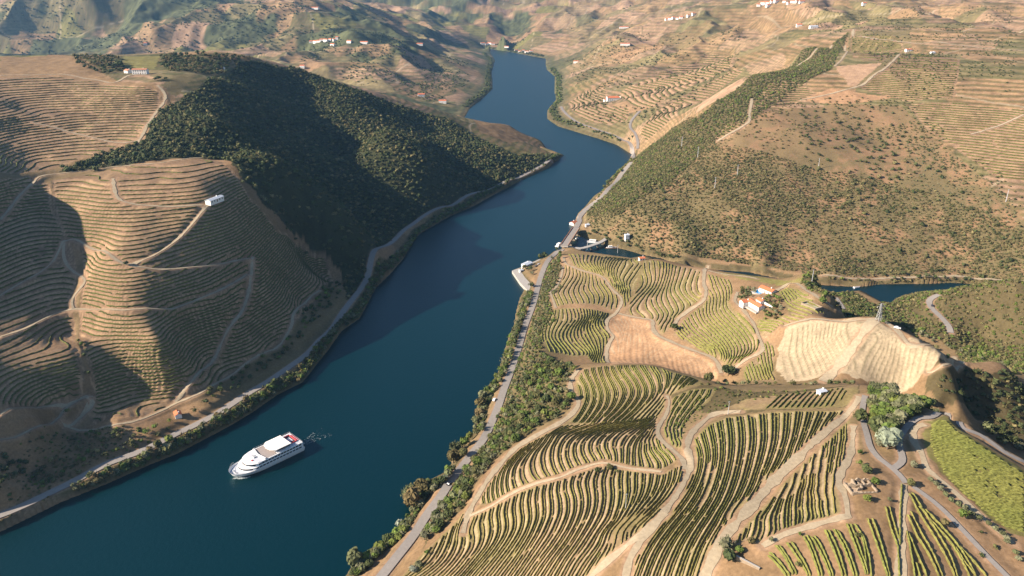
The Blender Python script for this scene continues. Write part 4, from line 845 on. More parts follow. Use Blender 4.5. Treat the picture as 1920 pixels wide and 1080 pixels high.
scatter([(868,950),(890,915),(870,895),(800,985),(785,1040),(800,1020)], 200, 900, 5, (2.0,3.0), 'tree', ['bright','oak','olive'], 'tall tree at the low end of the thicket', .9)
scatter([(1500,530),(1560,548),(1600,550),(1640,575),(1700,600),(1640,596),(1560,588)], 540, 800, 5, (1.5,2.8), 'wood', ['dark','oak'], '', .8)
# hilltop grove and valley side, right
scatter([(1625,737),(1660,722),(1700,715),(1750,735),(1758,755),(1730,775),(1700,790),(1680,815),(1670,842),(1645,835),(1632,790)], 300, 480, 3.7, (2.4, 3.5), 'tree', ['olive', 'bright', 'oak', 'olive', 'bright'], 'rounded tree in the grove on the foreground hilltop', 1.0)
scatter([(1785,768),(1840,775),(1900,800),(1930,850),(1880,835),(1840,805),(1800,785)], 250, 480, 4.8, (2.1, 3.2), 'tree', ['olive', 'oak'], 'rounded tree below the lane on the right hill edge', .9)
scatter([(1700,640),(1800,682),(1860,700),(1920,730),(1920,850),(1840,775),(1770,755),(1730,730),(1790,712),(1800,690)], 380, 640, 3.6, (1.5, 2.7), 'wood', ['oak', 'scrub', 'dark', 'dark'], '', .95)
scatter([(1560,560),(1600,575),(1660,600),(1700,612),(1790,650),(1860,690),(1800,665),(1720,630),(1650,600),(1590,596)], 500, 760, 5.5, (1.4, 2.6), 'wood', ['oak', 'olive', 'bright'], '', .75)
along([(1650,605),(1690,608),(1730,632),(1780,655),(1830,672),(1890,690)], 440, 700, 7, (1.8, 2.8), 'tree', ['olive', 'bright'], 'olive green tree along the crest right of the pylon', (-4, 4))
# plateau woods
scatter([(138,106),(225,108),(232,132),(200,142),(150,128)], 800, 1600, 7, (2.0, 3.4), 'tree', ['oak', 'dark', 'brown'], 'dark tree in the wood left of the plateau farmhouse', .75)
scatter([(300,106),(400,104),(470,108),(480,130),(430,142),(330,136),(300,126)], 800, 1600, 6.5, (2.2, 3.8), 'tree', ['oak', 'dark', 'brown'], 'dark tree in the wood right of the plateau farmhouse', .85)
along([(230,128),(222,122),(215,130)], 800, 1500, 5, (3, 4), 'tree', 'dark', 'big dark tree standing beside the plateau farmhouse', hs=1.2)
along([(293,152),(300,148),(312,150)], 800, 1500, 6, (2.5, 3.5), 'tree', 'dark', 'dark tree in the clump below the farmhouse track')
along([(120,316),(160,312),(200,300),(240,300),(280,292),(330,290),(400,290)], 600, 1200, 4, (2, 3.6), 'tree', ['dark', 'oak'], 'dark tree in the belt between the two left vineyards', (-5, 5))
along([(430,300),(470,350),(500,390),(545,430),(585,465)], 600, 900, 9, (1.8, 3.2), 'tree', ['oak', 'olive'], 'tree on the right edge of left terraces', (-5, 5))
# left bank: shore fringe and roadside belts
for rep in range(4):
    along([(a-3, b-(2, 8, 11, 5)[rep]) for a, b in [(150,930),(200,905),(283,868),(333,848),(377,825),(433,795),(473,771),(520,738),(567,712),(615,652),(645,618),(675,598),(692,566),(706,538),(737,506),(760,480)]], 300, 1000, 2.4, (1.6, 3.1), 'tree', ['oak', 'bright', 'olive', 'brown'], 'tree of the fringe between left bank road and river', (-3, 3))
    along([(a-2, b-5) for a, b in [(762,478),(786,440),(842,406),(882,388),(932,362),(974,339),(1020,317),(1050,296)]], 800, 1600, 3.2, (1.6, 3.0), 'tree', ['oak', 'bright', 'olive'], 'tree of the far fringe along the left bank', (-3, 3))
    along([(1055,288),(1040,272),(1020,262)], 1200, 1700, 5, (2, 3.4), 'tree', 'dark', 'dark tree at the tip of the left bank spur', (-4, 4))
scatter([(380,735),(430,705),(500,660),(545,615),(560,590),(600,548),(630,528),(645,545),(610,590),(570,630),(500,690),(430,740),(385,765)], 400, 900, 5.5, (1.5, 2.9), 'tree', ['oak', 'dark', 'bright'], 'tree on the bank above the left riverside road', .8)
scatter([(150,850),(200,810),(290,800),(380,760),(390,775),(280,830),(180,875),(60,930),(30,935),(70,860)], 380, 700, 6.5, (1.3, 2.8), 'tree', ['oak', 'bright', 'scrub'], 'tree on the rough slope below the left terraces', .7)
scatter([(60,800),(150,810),(290,805),(280,835),(180,875),(60,930),(10,940),(30,860)], 380, 700, 2.7, (.8, 2.1), 'shrub', ['scrub', 'scrub', 'bright'], 'low bush on the rough slope below the left terraces', .85)
scatter([(0,840),(60,800),(50,880),(20,950),(0,950)], 380, 700, 4.5, (1.6, 2.6), 'tree', ['dark', 'oak'], 'dark tree in the shaded gully at the left edge', .9)
along([(140,770),(125,785),(100,790),(80,800),(62,815)], 380, 700, 5, (1.5, 2.4), 'tree', ['oak', 'bright'], 'tree in the belt beside the dusty turning place', (-3, 3))
along([(148,640),(165,655),(158,700),(150,735)], 400, 700, 7, (1.3, 2.2), 'tree', ['oak', 'bright'], 'tree in the gully between the left vineyards', (-2, 2))
for rep in range(2): along([(0,1000),(60,968),(110,945),(200,909)], 300, 700, 3.5, (.7, 1.4), 'shrub', ['scrub', 'brown'], 'low bush on the stony shore at lower left', (-2, 2))
# right bank: river trees, single ones
for px, py, r, pal, hs in [(668,1064,4.6,'olive',1.3),(690,1050,2.6,'bright',1),(712,1033,3.4,'bright',1),(728,1020,3.4,'oak',1),(745,1005,3.2,'bright',1),(757,992,2.2,'silver',1),(750,985,2.6,'silver',1),(775,955,5.6,'brown',1.25),(768,940,5.0,'olive',1.2),(790,925,5.2,'brown',1.2),(800,915,3.6,'oak',1.1),
  (818,915,3.0,'oak',1),(835,905,2.4,'silver',1),(842,893,2.6,'bright',1),(850,868,4.6,'brown',1.3),(855,850,4.4,'olive',1.3),(868,862,3.2,'oak',1.1),(872,840,3.6,'bright',1.3),(880,825,2.8,'bright',1.1),(893,815,2.8,'oak',1.1),(893,798,3.6,'olive',1.2),(898,782,3.8,'brown',1.2),(900,765,3.8,'brown',1.2),(906,752,3.6,'olive',1.2),(912,738,3.0,'bright',1.1),(925,725,3.0,'bright',1.1),(932,710,3.0,'bright',1.1),
  (938,697,3.0,'bright',1.1),(943,682,3.2,'olive',1.1),(950,668,3.2,'bright',1.1),(955,652,3.2,'bright',1.1),(958,638,3.4,'bright',1.1),(966,625,3.2,'olive',1.1),(970,610,3.4,'olive',1.1),(974,595,3.2,'bright',1.1),(978,580,3.2,'olive',1.1),(984,565,3.0,'bright',1.1),(990,552,3.0,'olive',1.1),(996,542,3.4,'oak',1.1),
  (984,506,3.4,'oak',1.2),(994,508,3.0,'oak',1.4),(997,515,2.2,'olive',1.1),(1014,481,3.4,'dark',1.2),(1020,479,3.4,'oak',1.2),(1026,482,2.6,'dark',1.1),(1034,484,2.4,'oak',1),(1050,478,2.4,'bright',1.6),(1050,486,2.2,'bright',1.7),(1049,495,2.2,'bright',1.7),(1044,470,2.6,'oak',1),
  (877,890,2.6,'oak',1),(785,1062,2.2,'olive',1),(775,1072,2.4,'silver',1),(800,1040,1.8,'bright',1)]:
    x, y, z = at(px, py, tmax=1000); veg(x, y, r, 'tree', pal, 'riverside tree between the right bank road and the water', hs)
for rep in range(3): along([(a+5+4*rep, b+4) for a, b in [(655,1075),(700,1035),(745,1000),(765,965),(785,930),(830,900),(848,880)]], 200, 900, 2.6, (1.6, 2.9), 'tree', ['oak', 'bright', 'olive'], 'smaller tree in the fringe of the right bank', (-2, 2))
for rep in range(3): along([(a+3+4*rep, b+2) for a, b in [(893,812),(897,765),(920,727),(940,693),(955,650),(965,615),(975,580),(990,548)]], 200, 900, 2.8, (1.6, 2.8), 'tree', ['oak', 'bright', 'olive'], 'smaller tree in the fringe of the right bank', (-2, 2))
for rep in range(2): along([(1066,418),(1072,402),(1085,385),(1100,378),(1120,360),(1140,342),(1160,328)], 850, 1500, 4.5, (2, 3.6), 'tree', ['oak', 'bright', 'dark'], 'green tree on the shore beyond the bridge', (-4, 4))
along([(1092,445),(1105,440),(1112,437),(1150,452),(1180,462),(1210,470),(1240,480),(1270,488)], 800, 1100, 7, (1.8, 3.2), 'tree', ['oak', 'dark'], 'green tree on the far bank of the inlet', (-3, 3))
along([(1575,522),(1600,525),(1640,522),(1680,523),(1740,520),(1770,524),(1800,522),(1830,528)], 740, 1100, 7, (2.2, 3.8), 'tree', ['oak', 'olive', 'bright'], 'tree on the far shore of the side river', (-3, 3))
along([(1350,722),(1395,722),(1440,722),(1480,722),(1520,722),(1560,720),(1600,722)], 380, 560, 5.0, (1.3, 2.3), 'tree', ['oak', 'olive'], 'tree in the belt at the foot of the bare straw field', (-2, 2))
scatter([(1340,726),(1440,734),(1520,730),(1500,742),(1400,752),(1345,770),(1290,800),(1272,830),(1262,800),(1290,765)], 380, 560, 3.4, (.6, 1.5), 'shrub', ['scrub', 'oak', 'bright'], 'bush on the rough green ground left of the small shed', .75)
along([(1300,712),(1340,728),(1380,742),(1420,742),(1460,735)], 380, 560, 6, (1.0, 1.8), 'shrub', ['oak', 'scrub'], 'bush on the green slope left of the small shed', (-5, 5))
for px, py, r, pal, lab in [(1365,705,5.0,'dark','large dark tree at the foot of the villa vineyard'),(1328,718,3.6,'oak','round tree left of the large dark tree'),(1264,620,3.2,'oak','lone round tree beside the bare red field'),(1663,842,6.0,'silver','big silvery tree at the lane junction'),(1612,792,4.0,'oak','broad oak beside the lane above the ruin'),(237,498,2.2,'oak','lone small tree on the dirt track junction'),
   (1143,880,2.2,'oak','round bush on the pale break in the foreground rows'),(1120,885,1.7,'dark','smaller dark bush left of the round bush'),(1158,886,1.3,'scrub','small scrubby bush right of the round bush'),(1612,852,1.6,'bright','bright bush highest above the ruin'),(1612,873,1.6,'bright','second bright bush above the ruin'),(1625,887,2.4,'oak','dark green tree behind the ruin wall'),(1641,907,2.0,'bright','yellow green tree at the right wall of the ruin'),(1625,940,1.8,'bright','yellow green tree below the ruin'),(1668,940,1.1,'olive','little bush right of the ruin'),
   (1713,877,1.7,'olive','bush left of the green plot near the junction'),(1708,910,1.9,'oak','round tree at the end of the lane hedge'),(1360,1030,3.4,'olive','tree at the foot of the wide dirt track'),(1365,1052,2.6,'dark','dark bush below the wide dirt track'),(1385,1035,1.8,'bright','bright bush next to the wide dirt track'),(1446,1016,1.2,'olive','small bush at the track end'),(1408,1020,1.8,'brown','pale brown bush at the track end'),
   (1500,1003,1.1,'bright','small bush under the short track'),(1607,1006,1.4,'oak','bush among the wide spaced rows'),(1496,1062,1.3,'oak','low bush among the lowest rows'),(1838,1042,1.6,'oak','bush beside the lane at lower right'),(1770,985,1.7,'brown','rounded brownish bush beside the lane'),(1805,972,2.4,'bright','large light green bush beside the olive row'),(1838,1000,1.2,'oak','small bush right of the lane'),(1865,1027,1.4,'oak','bush low at the right edge'),(1583,700,1.6,'oak','bush'),(1543,515,2.4,'oak','tree'),(1541,570,3.2,'bright','pointed tree at the end of the villa crest')]:
    if lab in ('bush', 'tree'): continue
    x, y, z = at(px, py, tmax=760); veg(x, y, r, 'tree!' if r >= 1.7 else 'shrub!', pal, lab, 1.0)
for i, (px, py) in enumerate(z4([(1215,372),(1255,405),(1290,440),(1330,485),(1370,525),(1425,560),(1475,590),(1525,630),(1580,660),(1650,700),(1705,740),(1755,775),(1785,810),(1785,835),(1850,915),(1872,965)])):
    x, y, z = at(px, py, tmax=500); veg(x, y, 1.35, 'olive', 'olive', 'grey green olive tree in the row along the green plot', 1.0)
# villa garden
scatter([(1373,572),(1378,548),(1400,540),(1420,538),(1412,556),(1388,562)], 500, 760, 4, (1.4, 2.4), 'tree', ['oak', 'olive'], 'garden tree behind the white villa', .9)
scatter([(1430,560),(1450,552),(1462,560),(1470,590),(1450,602),(1432,600),(1428,580),(1440,575)], 500, 760, 3.6, (1.1, 2.2), 'tree', ['oak', 'olive', 'bright', 'brown'], 'garden tree right of the white villa', .9)
# far trees
def fartrees(poly, t0, t1, sp, r, dens, nz, pal=('oak', 'dark', 'scrub')): scatter(poly, t0, t1, sp, r, 'wood', list(pal), '', dens, nz)
for rep in range(2):
    along([(1180,262),(1120,245),(1080,235),(1045,225),(1035,205),(1050,188),(1048,168),(1048,145),(1035,128)], 1300, 3400, 8, (2.5, 5), 'wood', ['oak', 'dark', 'bright'], '', (-8, 8))
    along([(870,200),(895,183),(915,165),(915,140),(920,115),(908,100)], 1900, 3600, 9, (3, 6), 'wood', ['dark', 'oak'], '', (-8, 8))
    along([(905,88),(940,93),(980,98),(1020,106)], 2800, 4200, 16, (4, 8), 'wood', ['dark', 'oak'], '', (-10, 10))
fartrees([(1060,110),(1200,60),(1400,60),(1380,130),(1230,220),(1100,230)], 1300, 3000, 13, (1.5, 4.0), .75, 90)
fartrees([(1500,20),(1900,10),(1900,190),(1700,190),(1640,110)], 1000, 3000, 9, (1.0, 2.6), .8, 60)
fartrees([(560,110),(640,60),(700,60),(880,120),(880,180),(800,190),(680,160)], 1700, 3300, 14, (2, 5), .8, 110, ('dark', 'oak'))
fartrees([(0,10),(640,10),(640,90),(400,95),(0,92)], 2000, 4500, 15, (2.5, 6), .7, 150, ('dark', 'oak'))
fartrees([(680,10),(1200,5),(1060,60),(850,75),(700,40)], 2800, 5500, 18, (3, 6.5), .85, 200, ('dark', 'oak'))
# ------------------------------------------------------------------ turn the plants into objects and masses
M_leaf = mat('foliage', attr='Col', rough=.85, noise=.25, nscale=.9, spec=.12); M_bark = mat('bark', (.12, .085, .055), .95, .2, 3)
def leafmat(c):
    k = tuple(round(a, 3) for a in c)
    if k not in leafmat.d:
        m = mat('leaves', c, .85, .25, .8, rand=.15, spec=.12)
        nt = m.node_tree; mx = [n for n in nt.nodes if n.type == 'MIX'][0]; at_ = nt.nodes.new('ShaderNodeAttribute'); at_.attribute_name = 'Col'
        m2 = nt.nodes.new('ShaderNodeMix'); m2.data_type = 'RGBA'; m2.blend_type = 'MULTIPLY'; m2.inputs[0].default_value = 1; m2.inputs[6].default_value = (*c, 1)
        nt.links.new(at_.outputs['Color'], m2.inputs[7]); nt.links.new(m2.outputs[2], mx.inputs[6]); leafmat.d[k] = m
    return leafmat.d[k]
leafmat.d = {}; meshes = {}
def plant_obj(it):
    x, y, r, hs, kind, c, desc = it; k0 = kind.strip('!'); base = PT if (k0 in ('tree', 'olive') ) else PS
    i = rnd.randrange(len(base)); key = (k0, i, c)
    if k0 == 'shrub' : base = PM; i = rnd.randrange(len(base)); key = (k0, i, c)
    if key not in meshes:
        v, f, cc, tv, tf = base[i]
        meshes[key] = (np_mesh('crown', v, None, cc, False, leafmat(c), tri=f), np_mesh('trunk', tv, None, None, False, M_bark, tri=tf) if len(tv) else None)
    mc, mt = meshes[key]; nm = {'tree': 'tree', 'shrub': 'shrub', 'olive': 'olive_tree'}[k0]
    e = bpy.data.objects.new(nm, None); COL.objects.link(e); e.empty_display_size = .1
    e.location = (x, y, float(HZ(x, y))-.05*r); e.rotation_euler = (0, 0, rnd.random()*6.28); e.scale = (r, r, r*hs)
    link('crown', mc, e)
    if mt: link('trunk', mt, e)
    single = kind.endswith('!')
    tag(e, desc, {'tree': 'tree', 'shrub': 'bush', 'olive': 'olive tree'}[k0], None if single else ('olive trees along the green plot' if k0 == 'olive' else desc.replace('tree', 'trees', 1) if 'tree' in desc else desc+'s'))
def plant_mass(name, items, protos, label, cat):
    vs = []; fs = []; cs = []; n = 0; items = list(items); rnd.shuffle(items)
    for pi, (v, f, cc, tv, tf) in enumerate(protos):
        it = items[pi::len(protos)]
        if not it: continue
        A = np.array([(a[0], a[1], a[2], a[3], rnd.random()*6.28) for a in it]); Cc = np.array([a[5] for a in it])*(.75+.5*NR.random((len(it), 1)))
        z = HZ(A[:, 0], A[:, 1]); ca, sa = np.cos(A[:, 4])[:, None], np.sin(A[:, 4])[:, None]; s = A[:, 2][:, None]
        X = (v[:, 0]*ca-v[:, 1]*sa)*s+A[:, 0][:, None]; Y = (v[:, 0]*sa+v[:, 1]*ca)*s+A[:, 1][:, None]; ZZ = v[:, 2]*s*A[:, 3][:, None]+z[:, None]-.15*s
        vv = np.stack([X, Y, ZZ], -1).reshape(-1, 3); ff = (f[None]+(np.arange(len(it))*len(v))[:, None, None]).reshape(-1, 3)+n
        vs.append(vv); fs.append(ff); cs.append((cc[None]*Cc[:, None]).reshape(-1, 3)); n += len(vv)
    o = link(name, np_mesh(name, np.vstack(vs), None, np.vstack(cs), False, M_leaf, tri=np.vstack(fs))); tag(o, label, cat, kind='stuff'); print(name, len(items), n)
def vsize(a):
    t = math.hypot(a[0], a[1]); u = abs(a[0])/max(a[1], 1)
    return (a[2]/t if u < .74 else 0)*(10 if a[4].endswith('!') or a[4] == 'olive' else 1)
trees = sorted([a for a in VEG if a[4] in ('tree', 'tree!')], key=vsize, reverse=True); shr = sorted([a for a in VEG if a[4] in ('shrub', 'shrub!')], key=vsize, reverse=True)
for a in trees[:300]+shr[:300]+[a for a in VEG if a[4] == 'olive']: plant_obj(a)
plant_mass('woodland', trees[300:], PM, 'smaller and farther trees scattered along both banks', 'trees')
if shr[300:]: plant_mass('bushes', shr[300:], PS, 'remaining bushes of the thicket and rough slopes', 'bushes')
plant_mass('scrub_cover', [a for a in VEG if a[4] == 'wood'], PS, 'continuous scrub and woodland covering the hillsides', 'scrub')
# ------------------------------------------------------------------ built things
def box_v(x0, y0, z0, x1, y1, z1):
    v = [(x0,y0,z0),(x1,y0,z0),(x1,y1,z0),(x0,y1,z0),(x0,y0,z1),(x1,y0,z1),(x1,y1,z1),(x0,y1,z1)]
    f = [(0,3,2,1),(4,5,6,7),(0,1,5,4),(1,2,6,5),(2,3,7,6),(3,0,4,7)]; return v, f
class MB:
    def __init__(s): s.v = []; s.q = []; s.t = []
    def add(s, v, f):
        n = len(s.v); s.v += [tuple(map(float, p)) for p in v]
        for a in f: (s.q if len(a) == 4 else s.t).append(tuple(i+n for i in a))
        return s
    def box(s, *a): return s.add(*box_v(*a))
    def tube(s, p, q, r, r2=None, k=6):
        p = Vector(p); q = Vector(q); r2 = r if r2 is None else r2; d = (q-p).normalized(); a = d.orthogonal().normalized(); b = d.cross(a); v = []
        for P_, R_ in ((p, r), (q, r2)):
            for i in range(k): t = i*6.2832/k; v.append(P_+a*math.cos(t)*R_+b*math.sin(t)*R_)
        f = [(i, (i+1) % k, k+(i+1) % k, k+i) for i in range(k)]; v += [p, q]
        f += [(i, 2*k, (i+1) % k) for i in range(k)]+[(k+i, k+(i+1) % k, 2*k+1) for i in range(k)]
        return s.add(v, f)
    def poly(s, pts, z0, z1):     # vertical prism from an outline (counter-clockwise)
        n = len(pts); c = np.mean(pts, 0); v = [(a, b, z0) for a, b in pts]+[(a, b, z1) for a, b in pts]+[(c[0], c[1], z0), (c[0], c[1], z1)]
        f = [(i, (i+1) % n, n+(i+1) % n, n+i) for i in range(n)]+[(n+i, n+(i+1) % n, 2*n+1) for i in range(n)]+[((i+1) % n, i, 2*n) for i in range(n)]
        return s.add(v, f)
    def build(s, name, m, parent=None, smooth=False): return link(name, np_mesh(name, np.array(s.v), s.q if s.q else None, None, smooth, m, tri=s.t if s.t else None), parent)
def empty(name, x, y, z, rz=0, sc=1):
    e = bpy.data.objects.new(name, None); COL.objects.link(e); e.location = (x, y, z); e.rotation_euler = (0, 0, rz); e.scale = (sc,)*3; e.empty_display_size = .2; return e
M_white = mat('whitewash', (.74, .72, .68), .85, .07, .8); M_tile = mat('roof_tiles', (.50, .155, .07), .85, .25, 1.6); M_tile2 = mat('old_roof_tiles', (.36, .16, .09), .85, .3, 1.5)
M_glass = mat('window_glass', (.03, .04, .05), .15, spec=.6); M_wood = mat('painted_wood', (.16, .09, .05), .7, .15, 3); M_stone = mat('schist_stone', (.26, .205, .145), .95, .3, 1.6, bump=.1); M_grey = mat('concrete', (.34, .32, .29), .9, .14, .6)
M_metal = mat('galvanised_metal', (.52, .53, .54), .45, .05, 2, metal=.4); M_sheet = mat('sheet_roofing', (.46, .50, .56), .5, .06, 1); M_pool = mat('pool_water', (.02, .22, .5), .08, spec=.6)
M_sw = mat('ship_white', (.80, .80, .79), .35, .03, 2); M_sd = mat('ship_deck', (.30, .26, .24), .85, .1, 3); M_sg = mat('ship_roof_grey', (.50, .52, .56), .6, .05, 2); M_red = mat('red_paint', (.55, .06, .06), .6); M_pink = mat('sun_mats', (.62, .25, .27), .8); M_dark = mat('dark_trim', (.04, .045, .05), .4)
M_orange = mat('painted_railing', (.55, .25, .10), .7, .1, 2); M_green = mat('green_paint', (.08, .33, .22), .6); M_canvas = mat('canvas_white', (.80, .79, .75), .8, .03, 2); M_foam = mat('foam_white', (.34, .38, .38), .9, .3, 1.2)
def gable(mb_w, mb_r, x0, y0, x1, y1, z0, h, rh, over=.5, hip=False, axis='x'):
    mb_w.box(x0, y0, z0-1.5, x1, y1, h)
    if axis == 'x':
        ym = (y0+y1)/2; mb_w.add([(x0, y0, h), (x0, y1, h), (x0, ym, h+rh), (x1, y0, h), (x1, y1, h), (x1, ym, h+rh)], [(0, 2, 1), (3, 4, 5)])
        o = over; s = o*rh/((y1-y0)/2); hx = (y1-y0)*.45 if hip else 0
        a = [(x0-o, y0-o, h-s+.06), (x1+o, y0-o, h-s+.06), (x1+o-hx, ym, h+rh+.06), (x0-o+hx, ym, h+rh+.06), (x0-o, y1+o, h-s+.06), (x1+o, y1+o, h-s+.06)]
        b = [(p[0], p[1], p[2]+.22) for p in a]; mb_r.add(a+b, [(6, 7, 8, 9), (9, 8, 11, 10), (0, 1, 7, 6), (5, 4, 10, 11), (0, 3, 2, 1), (3, 4, 5, 2), (0, 6, 9, 3), (3, 9, 10, 4), (1, 2, 8, 7), (2, 5, 11, 8)])
    else:
        xm = (x0+x1)/2; mb_w.add([(x0, y0, h), (x1, y0, h), (xm, y0, h+rh), (x0, y1, h), (x1, y1, h), (xm, y1, h+rh)], [(0, 1, 2), (3, 5, 4)])
        o = over; s = o*rh/((x1-x0)/2); hy = (x1-x0)*.45 if hip else 0
        a = [(x0-o, y0-o, h-s+.06), (x0-o, y1+o, h-s+.06), (xm, y1+o-hy, h+rh+.06), (xm, y0-o+hy, h+rh+.06), (x1+o, y0-o, h-s+.06), (x1+o, y1+o, h-s+.06)]
        b = [(p[0], p[1], p[2]+.22) for p in a]; mb_r.add(a+b, [(7, 6, 9, 8), (8, 9, 10, 11), (1, 0, 6, 7), (4, 5, 11, 10), (0, 1, 2, 3), (3, 2, 5, 4), (0, 3, 9, 6), (3, 4, 10, 9), (2, 1, 7, 8), (5, 2, 8, 11)])
def openings(parent, x0, x1, yf, h, n, side=-1, zb=1.0, wh=1.3, ww=1.0, door=None):
    """windows along a wall of constant y; side -1 faces -y"""
    for i in range(n):
        x = x0+(x1-x0)*(i+.5)/n
        if door is not None and i == door:
            MB().box(x-.6, yf-.06*(side < 0), 0, x+.6, yf+.06*(side > 0), 2.2).build('door', M_wood, parent); continue
        w = MB().box(x-ww/2, yf-.05*(side < 0), zb, x+ww/2, yf+.05*(side > 0), zb+wh).build('window', M_glass, parent)
        MB().box(x-ww/2-.12, yf-.12*(side < 0), zb-.14, x+ww/2+.12, yf+.12*(side > 0), zb).build('sill', M_grey, w)
def small_house(name, label, cat, px, py, L, W, h, rh, rot, group=None, roof=None, wallm=None, n=3, tmin=0, tmax=1e9, hip=False, stor=1, det=True):
    x, y, z = at(px, py, tmin=tmin, tmax=tmax); z = float(HZ(x, y)); e = empty(name, x, y, z, rot)
    w = MB(); r = MB(); gable(w, r, -L/2, -W/2, L/2, W/2, 0, h, rh, .4, hip); w.build('wall', wallm or M_white, e); ro = r.build('roof', roof or M_tile, e)
    if det:
        MB().box(L*.2, W*.05, h+rh*.2, L*.2+.8, W*.05+.8, h+rh+1.0).build('chimney', M_white, ro)
        for s in range(stor): openings(e, -L/2+.5, L/2-.5, -W/2, h, n, -1, 1.0+s*2.8, door=(n//2 if s == 0 else None))
        openings(e, -L/2+.5, L/2-.5, W/2, h, n, 1)
    tag(e, label, cat, group); return e
# --- villa
(xa, ya), (xb, yb) = RC([(1393,572),(1427,588)], 500, 760); vx, vy = (xa+xb)/2, (ya+yb)/2; rz = math.atan2(yb-ya, xb-xa); Lw = min(30, math.hypot(xb-xa, yb-ya))
vz = float(HZ(vx, vy))+.4; e = empty('villa', vx, vy, vz, rz)
print('villa', vx, vy, vz, math.degrees(rz), Lw)
for (x0, y0, x1, y1, h, rh, ax) in [(-Lw/2, 0, Lw/2, 9, 5.6, 2.0, 'x'), (-Lw/2-4, -7, -Lw/2+3.6, 8.0, 5.0, 1.7, 'y'), (-Lw/2+4, 10.5, -Lw/2+13, 18, 7.4, 1.8, 'x')]:
    w = MB(); r = MB(); gable(w, r, x0, y0, x1, y1, -1, h, rh, .5, False, ax); w.build('wall', M_white, e); ro = r.build('roof', M_tile, e)
    MB().box((x0+x1)/2+1, (y0+y1)/2+.4, h+.5, (x0+x1)/2+2, (y0+y1)/2+1.4, h+rh+1.2).build('chimney', M_white, ro)
openings(e, -Lw/2+5, Lw/2-1, -.003, 5, 6, -1, .9, 1.5, 1.1, door=2); openings(e, -Lw/2+5, Lw/2-1, -.003, 5, 6, -1, 3.3, 1.1, 1.0); openings(e, -Lw/2-3.4, -Lw/2+3, -7.003, 5, 3, -1, 1.0, 1.5, 1.2); openings(e, -Lw/2+4.5, -Lw/2+12, 10.497, 7, 3, -1, 5.6, 1.0, .9)
MB().box(-Lw/2+5, -4.5, -1.5, Lw/2+2, -.1, .25).build('terrace', M_grey, e)
e.scale = (.68, .68, .68); tag(e, 'large white villa with three orange tiled roofs on the vineyard hill', 'villa')
(xw, yw) = RC([(1436,571)], 500, 760)[0]; e = empty('garden_wall', xw, yw, float(HZ(xw, yw)), rz); MB().box(-8, -.3, -1, 8, .3, 1.6).build('wall', M_white, e); MB().box(-8.2, -.45, 1.6, 8.2, .45, 1.75).build('coping', M_grey, e); tag(e, 'long white garden wall right of the villa', 'wall')
x, y, z = at(1426, 549, tmin=500, tmax=760); e = empty('swimming_pool', x, y, float(HZ(x, y))+.35, rz+.25)
mb = MB()
for a in ((-6.5,-5,-1.5,6.5,-3.6,.1),(-6.5,3.6,-1.5,6.5,5,.1),(-6.5,-3.6,-1.5,-5.2,3.6,.1),(5.2,-3.6,-1.5,6.5,3.6,.1)): mb.box(*a)
mb.build('pool_edge', M_grey, e); MB().box(-5.2, -3.6, -1.2, 5.2, 3.6, -.05).build('pool_water', M_pool, e); tag(e, 'bright blue swimming pool behind the villa', 'pool')
e = small_house('pool_house', 'low pool house with an orange tiled roof beside the blue pool', 'house', 1439, 548, 13, 7, 3.0, 1.4, rz+.2, tmin=500, tmax=760)
x, y, z = at(1522, 574, tmin=450, tmax=760); e = empty('water_tank', x, y, float(HZ(x, y)), rz+.1); mb = MB(); 
for a in ((-7,-4,-1,7,-3.6,1.5),(-7,3.6,-1,7,4,1.5),(-7,-3.6,-1,-6.6,3.6,1.5),(6.6,-3.6,-1,7,3.6,1.5)): mb.box(*a)
mb.build('wall', M_stone, e); MB().box(-6.6, -3.6, -1, 6.6, 3.6, .4).build('floor', M_grey, e); tag(e, 'open pale concrete tank on the crest right of the villa', 'tank')
# --- ruin
x, y, z = at(1613, 915, tmax=500); e = empty('stone_ruin', x, y, float(HZ(x, y)), .06)
def ruin_wall(x0, y0, x1, y1, h, th=.6):
    n = max(3, int(math.hypot(x1-x0, y1-y0)/.8)); dx, dy = (x1-x0)/n, (y1-y0)/n; L = math.hypot(dx, dy); nx, ny = -dy/L*th/2, dx/L*th/2; hs = [h*(.55+.5*rnd.random()) for _ in range(n+1)]; m = MB(); v = []; f = []
    for i in range(n+1):
        X, Y = x0+dx*i, y0+dy*i; v += [(X-nx, Y-ny, -.8), (X+nx, Y+ny, -.8), (X+nx, Y+ny, hs[i]+.2*rnd.random()), (X-nx, Y-ny, hs[i])]
    for i in range(n):
        a = i*4; b = a+4; f += [(a, b, b+3, a+3), (b+1, a+1, a+2, b+2), (a+3, b+3, b+2, a+2)]
    f += [(0, 3, 2, 1), (n*4, n*4+1, n*4+2, n*4+3)]; m.add(v, f); return m.build('wall', M_stone, e)
for a in [(-5.5,-4,-5.5,3.8,1.0),(-5.5,-4,5.5,-4,.9),(5.5,-4,5.5,4,1.6),(-2.2,4.2,5.5,4.2,2.2),(-2.2,.2,-2.2,4.2,2.6),(-5.2,1.0,-2.2,.2,2.0),(0,-1.6,0,4,1.7),(-2.2,.2,5.4,.6,1.9),(2.6,.6,2.6,4.2,1.5),(-2.6,-2,0,-1.6,1.6)]: ruin_wall(*a)
MB().box(-5.2, -3.7, -.5, 5.2, 3.9, .12).build('floor', mat('ruin_floor', (.37,.28,.19), .95, .25, 1), e); tag(e, 'roofless stone ruin with broken inner walls beside small trees', 'ruin')
x, y, z = at(1548, 1075-8, tmax=500)
